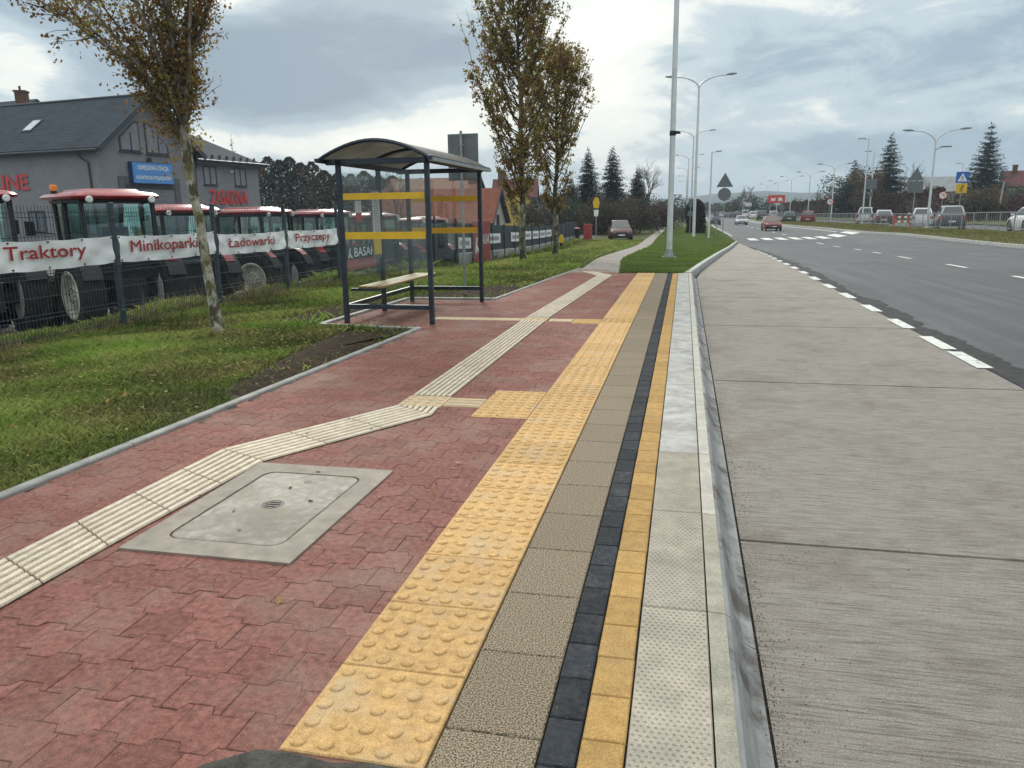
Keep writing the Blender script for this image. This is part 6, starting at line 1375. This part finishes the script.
def upright_tree(label, x, y, H_, R_, zlow, prof, nleaf, bark, m1, m2, lean=0.0, hseed=0, lsize=0.072):
    random.seed(hseed); z0 = gl(x, y); t = thing('birch_tree', label, 'tree', (x, y, z0), 0, 'upright birches between fence and path')
    m_ = MB(); n = 14; tp = [Vector((lean*(k/n)**1.5+0.03*math.sin(k*1.3+hseed), 0.03*math.cos(k), -0.1+(H_*0.95)*k/n)) for k in range(n+1)]
    m_.tube(tp, [0.105*(1-0.9*(k/n)**0.9)+0.008 for k in range(n+1)], 10); m_.build('trunk', bark, t, smooth=60)
    lm = MB(); P = []; P2 = []
    for b in range(95):
        u = random.random()**0.85; zb = zlow+(H_*0.88-zlow)*u; k = min(n-1, int(max(0, (zb+0.1)/(H_*0.95))*n)); p = tp[k].lerp(tp[k+1], random.random())
        az = random.uniform(0, 6.283); rad = R_*prof(u)*random.uniform(0.75, 1.12); ris = rad*random.uniform(1.1, 2.0)+0.15
        tip = Vector((p.x+math.cos(az)*rad, p.y+math.sin(az)*rad, min(H_, zb+ris))); q = []
        for j in range(7): s_ = j/6; q.append(Vector((p.x+(tip.x-p.x)*s_**0.8, p.y+(tip.y-p.y)*s_**0.8, p.z+(tip.z-p.z)*s_**1.25))+Vector((random.gauss(0, .02), random.gauss(0, .02), 0)))
        lm.tube(q, [0.022*(1-0.85*j/6) for j in range(7)], 5, cap=False)
        dense = random.uniform(0.35, 1.5); leaves_along(q, int(nleaf*dense), 0.07, P if random.random() < 0.5 else P2, 0.2)
        for c in range(7):
            s_ = random.uniform(0.3, 1); j = min(5, int(s_*6)); q2, _ = wander(q[j], (q[j+1]-q[j]).normalized()+Vector([random.gauss(0, 0.55) for _ in range(3)]), random.uniform(0.2, 0.5), 4, 0.2, 0.05)
            lm.tube(q2, [0.006, 0.005, 0.004, 0.003, 0.002], 3, cap=False); leaves_along(q2, int(nleaf*0.33*dense), 0.05, P if random.random() < 0.5 else P2, 0.0)
    lm.build('limb', M_twig, t, fixn=False); cards('crown', [tuple(p) for p in P], lsize, m1, t, aspect=0.75); cards('crown', [tuple(p) for p in P2], lsize*0.95, m2, t, aspect=0.75)
def prof_a(u): return (0.35+0.65*min(1, u/0.3))*(1.0 if u < 0.38 else 1-0.50*(u-0.38)/0.62)
def prof_b(u): return (0.25+0.75*min(1, u/0.35))*(1.0 if u < 0.55 else 1-0.8*((u-0.55)/0.45)**1.4)
upright_tree('taller upright birch with olive brown leaves left of the other by the path', -4.72, 23.0, 8.2, 1.62, 1.4, prof_a, 100, M_bark2, M_leafb, M_leafa, -0.1, 3)
upright_tree('lower upright birch with olive brown leaves right of the taller one', -4.42, 27.2, 7.1, 1.42, 1.3, prof_b, 85, M_bark2, M_leafb, M_leafa, 0.1, 5)
random.seed(11)

def spruce(label, x, y, H_, R_, m, layers=16, droop=0.25, z0=None, gap=0.0, nb=13, dens=1.0, group=None, size=0.34, jag=0.7):
    z0 = gl(x, y) if z0 is None else z0; t = thing('spruce_tree', label, 'tree', (x, y, z0), 0, group)
    m_ = MB(); m_.tube([(0, 0, 0), (0, 0, H_*0.98)], [H_*0.018+0.03, 0.02], 8); m_.build('trunk', M_bark, t)
    V, F_, T = [], [], []; br = MB()
    for l in range(layers):
        u = l/(layers-1); z = H_*(0.05+0.93*u); r = R_*(1-u)**0.85*random.uniform(0.85, 1.1)+0.12; n = max(5, int(nb*(1-0.55*u)))
        z_0 = z
        for b in range(n):
            z = z_0+random.uniform(-0.5, 0.5)*H_/layers*jag; a = 6.283*(b+random.random()*0.7)/n; rr = r*random.uniform(0.72, 1.12); dr = -droop*rr*random.uniform(0.6, 1.2)+0.18*rr*u*2; ca, sa = math.cos(a), math.sin(a)
            if rr > 0.6: br.tube([(0, 0, z), (ca*rr*0.5, sa*rr*0.5, z+dr*0.35), (ca*rr*0.95, sa*rr*0.95, z+dr*0.75)], [0.035, 0.025, 0.008], 3, cap=False)
            nc = max(3, int(rr/size*7.5*dens)); tb = random.uniform(0.2, 0.8)
            for c in range(nc):
                s_ = (c+random.random())/nc; w = size*(0.55+0.6*(1-s_))*random.uniform(0.7, 1.3)*(1-0.55*u); lat = random.gauss(0, 0.16*rr*(1-s_*0.5)+0.03); px_, py_ = ca*rr*s_-sa*lat, sa*rr*s_+ca*lat
                pz = z+dr*(0.25*s_+0.75*s_*s_)+0.12*rr*max(0, s_-0.8)+random.gauss(0, 0.07+0.02*rr)-abs(lat)*0.25
                o_ = a+random.gauss(0, 0.7)*(1 if lat == 0 else 1); c1, s1 = math.cos(o_)*w, math.sin(o_)*w; k = len(V)
                V += [(px_, py_, pz), (px_+c1*0.5-s1*0.22, py_+s1*0.5+c1*0.22, pz-0.05*w+random.gauss(0, .04)), (px_+c1, py_+s1, pz-0.30*w+random.gauss(0, .05)), (px_+c1*0.5+s1*0.22, py_+s1*0.5-c1*0.22, pz-0.22*w)]
                F_.append((k, k+1, k+2, k+3)); T.append(min(1, max(0, tb+random.gauss(0, 0.2))))
    br.build('branches', M_bark, t, fixn=False)
    np_mesh('crown', V, F_, m, t, T); return t
def bare_tree(label, x, y, H_, m=None, spread=0.5, depth=5, r=0.14, z0=None, name='bare_tree', group=None, leaf=None, up_=0.12, nl=0, lm=None):
    z0 = gl(x, y) if z0 is None else z0; t = thing(name, label, 'tree', (x, y, z0), 0, group); tr = MB(); cr = MB(); Lp = []
    def grow(p, d, L, r_, k):
        pts, d2 = wander(p, d, L, 4, 0.10, up_*0.3); (tr if k == depth else cr).tube(pts, [r_*(1-0.4*j/4) for j in range(5)], 6 if k > depth-2 else 3, cap=False)
        if leaf and k <= 1: leaves_along(pts, nl, 0.12, Lp, 0)
        if k == 0: return
        for c in range(random.choice((3, 3, 4)) if k > 1 else 4):
            nd = (d2+Vector((random.gauss(0, spread), random.gauss(0, spread), random.gauss(0, spread*0.5)+up_))).normalized()
            j = random.choice((2, 3, 4)); grow(pts[j], nd, L*random.uniform(0.58, 0.78), r_*0.55, k-1)
    grow(Vector((0, 0, -0.1)), Vector((0, 0, 1)), H_*0.33, r, depth)
    tr.build('trunk', m or M_bare, t, fixn=False); cr.build('crown', m or M_bare, t, fixn=False)
    if leaf: cards('leaves', [tuple(p) for p in Lp], 0.2, leaf, t)
    return t
def shrub(label, x, y, w, d, h, m, n=2600, size=0.16, name='bush', cat='bush', group=None, z0=None, rz=0.0, clumps=9, tw=True, sharp=1.0):
    """irregular mass of twigs and leaf clumps"""
    z0 = gl(x, y) if z0 is None else z0; t = thing(name, label, cat, (x, y, z0), R(rz), group); C_ = []
    for k in range(clumps): C_.append((random.uniform(-w/2, w/2)*0.75, random.uniform(-d/2, d/2)*0.6, h*random.uniform(0.30, 0.72), random.uniform(0.24, 0.40)*min(h, w)))
    P, T = [], []; tone = [random.uniform(0.2, 0.8) for _ in C_]
    for k in range(n):
        i = random.randrange(clumps); c = C_[i]; a = Vector([random.gauss(0, 1) for _ in range(3)]).normalized()*c[3]*random.uniform(0.55, 1.12)
        z = c[2]+a.z*1.1; z = abs(z); P.append((c[0]+a.x, c[1]+a.y, min(z, h*1.02))); T.append(min(1, max(0, tone[i]+random.gauss(0, 0.2))))
    for k in range(n//4): P.append((random.uniform(-w/2, w/2)*0.95, random.uniform(-d/2, d/2)*0.8, random.uniform(0, h*0.5))); T.append(random.random()*0.5)
    cards('foliage', P, size, m, t, tone=T)
    if tw:
        m_ = MB()
        for k in range(26):
            c = random.choice(C_); q, _ = wander((c[0]*0.5, c[1]*0.5, 0), (c[0]*0.5/h, c[1]*0.5/h, 1), h*random.uniform(0.8, 1.12), 5, 0.12, 0.1); m_.tube(q, [0.03, 0.024, 0.018, 0.012, 0.008, 0.004], 3, cap=False)
        m_.build('stems', M_bark, t, fixn=False)
    return t
def hedge(label, pts, h, d, m, n, size=0.2, wob=0.25, name='hedge'):
    t = thing(name, label, 'hedge', (0, 0, 0)); L = [0]; 
    for a, b in zip(pts, pts[1:]): L.append(L[-1]+math.hypot(b[0]-a[0], b[1]-a[1]))
    def at_(s_):
        for i in range(len(pts)-1):
            if s_ <= L[i+1]: u = (s_-L[i])/(L[i+1]-L[i]); return pts[i][0]+(pts[i+1][0]-pts[i][0])*u, pts[i][1]+(pts[i+1][1]-pts[i][1])*u, h[i]+(h[i+1]-h[i])*u
        return (*pts[-1], h[-1])
    m_ = MB(); rings = []; k = int(L[-1]/3)+2
    for i in range(k):
        x, y, hh_ = at_(L[-1]*i/(k-1)); z = gl(x, y); hh_ = hh_*0.88+random.gauss(0, 0.05); rings.append([(x, y-d/2*0.8, z-0.2), (x, y-d/2*0.8, z+hh_*0.85), (x, y, z+hh_), (x, y+d/2*0.8, z+hh_*0.85), (x, y+d/2*0.8, z-0.2)])
    m_.loft(rings); m_.build('inner_twigs', m, t)
    P, T = [], []
    for i in range(n):
        s_ = random.uniform(0, L[-1]); x, y, hh_ = at_(s_); hh_ *= 1+wob*0.3*math.sin(s_*0.9)*math.sin(s_*0.31+1); v = random.random()
        if v < 0.6: q = (x+random.gauss(0, 0.1), y-d/2*0.85+random.gauss(0, 0.12), gl(x, y)+hh_*random.random()**0.8)
        else: q = (x, y+random.uniform(-d/2, d/2)*0.9, gl(x, y)+hh_*(0.93+random.gauss(0, 0.05)))
        P.append(q); T.append(min(1, max(0, 0.5+0.25*math.sin(s_*1.3+q[2]*2)+random.gauss(0, 0.2))))
    cards('foliage', P, size, m, t, tone=T); return t

# ---- right side
def pr(px, py, D): p = survey(px, py, D); return p.x, p.y
HP = [pr(780, 212, 190), pr(850, 214, 140), pr(905, 215, 108), pr(940, 215, 92)]
hh = []
for (x, y), (py, D) in zip(HP, ((202.5, 190), (197, 140), (191, 108), (187, 92))):
    hh.append(survey(0, py, D).z-0 if False else (1.4+((208.5-(0))-py)*0))
tops = [survey(780, 203, 190).z, survey(850, 198.5, 140).z, survey(905, 193, 108).z, survey(940, 188.5, 92).z]
hedge('long maroon brown hedge behind the far carriageway', HP, [tops[i]-gl(*HP[i]) for i in range(4)], 2.5, M_hedge, 26000, 0.30)
for i, (px, D, w, top, lab, m) in enumerate([(962, 92, 5.5, 190, 'brown bush behind the crossing sign', M_bush), (985, 98, 6, 186, 'brown bush under the big spruce', M_rust), (1008, 90, 5, 192, 'dark bush at the right beside the leaning pole', M_bush), (1032, 86, 5, 189, 'bush cut by the right picture edge', M_hedge)]):
    x, y = pr(px, 215, D); shrub(lab, x, y, w, 3, survey(px, top, D).z-gl(x, y), m, 3600, 0.24)
x, y = pr(983, 205, 110); zt = survey(983, 124, 110).z; spruce('tall layered spruce standing alone at the right', x, y, zt-gl(x, y), 4.6, M_need2, 21, 0.14, dens=1.7, size=0.62, nb=17)
x, y = pr(886, 205, 125); zt = survey(886, 134, 125).z; spruce('dark spruce with drooping layers behind the hedge', x, y, zt-gl(x, y), 4.4, M_need, 22, 0.3, dens=1.8, size=0.7, nb=16)
x, y = pr(852, 205, 138); zt = survey(852, 160, 138).z; spruce('smaller dark green conifer left of the brown tree', x, y, zt-gl(x, y), 3.6, M_need, 22, 0.3, dens=1.8, size=0.8)
x, y = pr(843, 205, 145); shrub('round dark green tree at the left end of the conifers', x, y, 6, 4, survey(840, 172, 145).z-gl(x, y), M_green, 3200, 0.4, name='broadleaf_tree', cat='tree')
x, y = pr(866, 205, 120); shrub('rusty brown tree between the two conifers', x, y, 4, 3, survey(862, 160, 120).z-gl(x, y), M_rust, 3200, 0.28, name='broadleaf_tree', cat='tree')
x, y = pr(1012, 205, 112); shrub('dark conifer shrubs at the foot of the big spruce', x, y, 9, 4, survey(1012, 178, 112).z-gl(x, y), M_green, 4000, 0.3)
for i, (px, top, D, lab) in enumerate([(800, 183, 175, 'bare tree above the left end of the hedge'), (818, 180, 170, 'bare tree left of the round green tree'), (923, 172, 140, 'small bare tree beside the grey roof'), (895, 142, 128, 'thin bare tree against the dark spruce')]):
    x, y = pr(px, 205, D); bare_tree(lab, x, y, (survey(px, top, D).z-gl(x, y))*0.95, depth=4, r=0.16)
# ---- centre distance
for i, (px, top, D, lab) in enumerate([(736, 186, 240, 'pale bare birch at the left of the distant clump'), (745, 176, 245, 'tall pale bare birch in the middle of the distant clump'), (752, 182, 250, 'pale bare birch at the right of the distant clump')]):
    x, y = pr(px, 212, D); bare_tree(lab, x, y, (survey(px, top, D).z-gl(x, y)), M_limb, 0.35, 5, 0.22, name='bare_birch', group='distant bare birches')
for px, top, D, w, m, lab in [(728, 197, 250, 9, M_green, 'dark low trees left of the distant birches'), (743, 196, 230, 8, M_bush, 'brown undergrowth beneath the distant birches'), (760, 197, 220, 8, M_green, 'dark low trees right of the distant birches'), (773, 205, 200, 7, M_hedge, 'low hedge under the billboard'), (703, 203, 280, 10, M_bush, 'low distant trees at the end of the road'), (716, 202, 300, 12, M_green, 'distant dark trees beyond the road end')]:
    x, y = pr(px, 212, D); shrub(lab, x, y, w, 4, survey(px, top, D).z-gl(x, y), m, 1300, 0.5, name='distant_trees', cat='trees', tw=False)
# ivy covered column beside the lamps
x, y = pr(695, 232, 74)
iv = thing('ivy_column', 'dark round-topped ivy covered bush beside the row of lamps', 'bush', (x, y, gl(x, y))); P = []
hI = survey(695, 199.5, 74).z-gl(x, y)
for k in range(5200):
    a = random.uniform(0, 6.283); z = hI*random.random(); rr = 0.95*min(1, math.sqrt(max(0, 1-((z-hI*0.72)/(hI*0.28))**2)) if z > hI*0.72 else 1)*random.uniform(0.72, 1.06)*(0.9+0.1*math.sin(a*3+z*2)); P.append((math.cos(a)*rr, math.sin(a)*rr, z))
m_ = MB(); m_.lathe([(0.6, 0), (0.72, hI*0.3), (0.7, hI*0.75), (0.3, hI*0.93)]); m_.build('stem_mass', M_ivy, iv); cards('foliage', P, 0.2, M_ivy, iv)
# ---- left side
M_post = M_conc
for i, (px, top, D, R_, lab) in enumerate([(588, 149, 96, 3.2, 'left spruce of the pair above the brown bushes'), (612, 147, 100, 3.6, 'right spruce of the pair above the brown bushes'), (637, 168, 104, 3.0, 'shorter spruce right of the pair'), (571, 178, 92, 2.2, 'low spruce half hidden behind the birch leaves')]):
    x, y = pr(px, 215, D); zt = survey(px, top, D).z; spruce(lab, x, y, zt-gl(x, y), R_, M_need, 26, 0.40, dens=2.0, size=0.55, nb=14)
x, y = pr(646, 215, 108); bare_tree('big bare tree right of the spruces', x, y, (survey(646, 143, 108).z-gl(x, y))*1.0, depth=5, r=0.20, spread=0.5)
x, y = pr(402, 215, 45); bare_tree('thin bare tree showing above the shelter roof', x, y, (survey(410, 122, 45).z-gl(x, y))*1.0, depth=4, r=0.07, spread=0.4)
BL = [(545, 78, 200, M_bush, 6), (568, 80, 198, M_green, 5), (592, 76, 200, M_bush, 6), (612, 74, 196, M_bush, 6), (632, 78, 195, M_bush, 6), (650, 92, 200, M_hedge, 6), (662, 110, 206, M_bush, 6), (556, 90, 190, M_green, 5)]
for i, ((px, D, top, m, w), lab) in enumerate(zip(BL, ['brown bush at the far end of the screened fence', 'dark green bush behind the red cabinet', 'brown bush behind the yellow path sign', 'brown bush right behind the maroon hatchback', 'dark brown bush right of the maroon hatchback', 'maroon tinged bush where the path narrows', 'farthest bush beside the path', 'tall dark shrub behind the yellow house gable'])):
    x, y = pr(px, 225, D); shrub(lab, x, y, w, 4.5, survey(px, top, D).z-gl(x, y), m, 5200, 0.17)
for px, top, D, w, m, lab in [(668, 196, 130, 6, M_green, 'round dark trees right of the big bare tree'), (676, 203, 150, 6, M_bush, 'brown trees behind the lamps'), (656, 200, 125, 5, M_green, 'dark low trees under the big bare tree'), (684, 207, 190, 7, M_bush, 'small distant trees at the end of the path')]:
    x, y = pr(px, 215, D); shrub(lab, x, y, w, 4, survey(px, top, D).z-gl(x, y), m, 2200, 0.3, name='broadleaf_tree', cat='tree')
# dark wood behind the yard
wood = thing('pine_wood', 'dark mixed wood rising behind the yard and the shelter', 'wood'); wood['kind'] = 'stuff'
for px, top, D in [(262, 164, 92), (272, 158, 96), (283, 163, 90), (293, 161, 95), (304, 165, 92), (315, 166, 98), (327, 170, 95), (340, 172, 92), (353, 176, 96), (366, 172, 92), (380, 176, 98), (394, 178, 94), (408, 180, 96), (422, 180, 92), (440, 183, 100), (460, 186, 104), (480, 188, 104), (545, 194, 110), (565, 196, 112)]:
    x, y = pr(px, 215, D); zt = survey(px, top, D).z; H_ = (zt-gl(x, y))*random.uniform(0.96, 1.05); P, T = [], []; tb = random.uniform(0.2, 0.7)
    for k in range(2200):
        z = H_*random.uniform(0.1, 1)**0.8; r_ = 3.3*(1-(z/H_)**3)*random.uniform(0.4, 1.1)+0.2; a = random.uniform(0, 6.283); P.append((x+math.cos(a)*r_, y+math.sin(a)*r_, gl(x, y)+z)); T.append(min(1, max(0, tb+random.gauss(0, .2))))
    cards('tree_crown', P, 0.36, random.choice([M_need, M_bush, M_bush, M_rust]), wood, tone=T)
for px, top, D, lab in [(270, 150, 88, 'leftmost bare tree in front of the dark wood'), (296, 153, 88, 'bare tree in front of the middle of the dark wood'), (318, 160, 86, 'bare tree left of the shelter roof in front of the wood')]:
    x, y = pr(px, 215, D); bare_tree(lab, x, y, (survey(px, top, D).z-gl(x, y))*0.97, depth=4, r=0.12, group='bare trees at the edge of the wood')
x, y = pr(238, 215, 95); spruce('thin spruce top showing above the wing roof', x, y, survey(238, 138, 95).z-gl(x, y), 1.3, M_need, 14, 0.15)
# ---- hills on the horizon
M_hill = mat('forested_hill', (0.045, 0.062, 0.062), 1.0, 0, 0.2, 0.004, world_co=True)
def ridge(D, ztab, seed):
    random.seed(seed); vs, fs = [], []; n = 90
    for i in range(n+1):
        a = R(-58+100*i/n); h = ztab*(0.8+0.22*math.sin(i*0.21+seed)+0.10*math.sin(i*0.57+1)+0.03*math.sin(i*1.9)); x, y = D*math.sin(a), D*math.cos(a)
        vs += [(x*0.88, y*0.88, -4), (x*0.95, y*0.95, h*0.6), (x, y, h), (x*1.12, y*1.12, -4)]
    for i in range(n):
        for j in range(3): k = i*4+j; fs.append((k, k+4, k+5, k+1))
    m_ = MB(); m_.add(vs, fs); o = m_.build('hills', M_hill, smooth=60, fixn=False); o['kind'] = 'structure'
ridge(1700, 33, 2)
# ---- air
hb = MB(); hb.box((0, 1100, 31), (4600, 2320, 78)); 
Mh = bpy.data.materials.new('haze'); Mh.use_nodes = True; N = Mh.node_tree.nodes; N.remove(N['Principled BSDF']); pv = N.new('ShaderNodeVolumePrincipled'); pv.inputs['Color'].default_value = (0.72, 0.84, 0.96, 1); pv.inputs['Density'].default_value = 0.00042; pv.inputs['Anisotropy'].default_value = 0.0
Mh.node_tree.links.new(pv.outputs[0], N['Material Output'].inputs['Volume'])
o = hb.build('haze', Mh); o['kind'] = 'stuff'; tag(o, 'thin pale haze over the distance', 'haze')
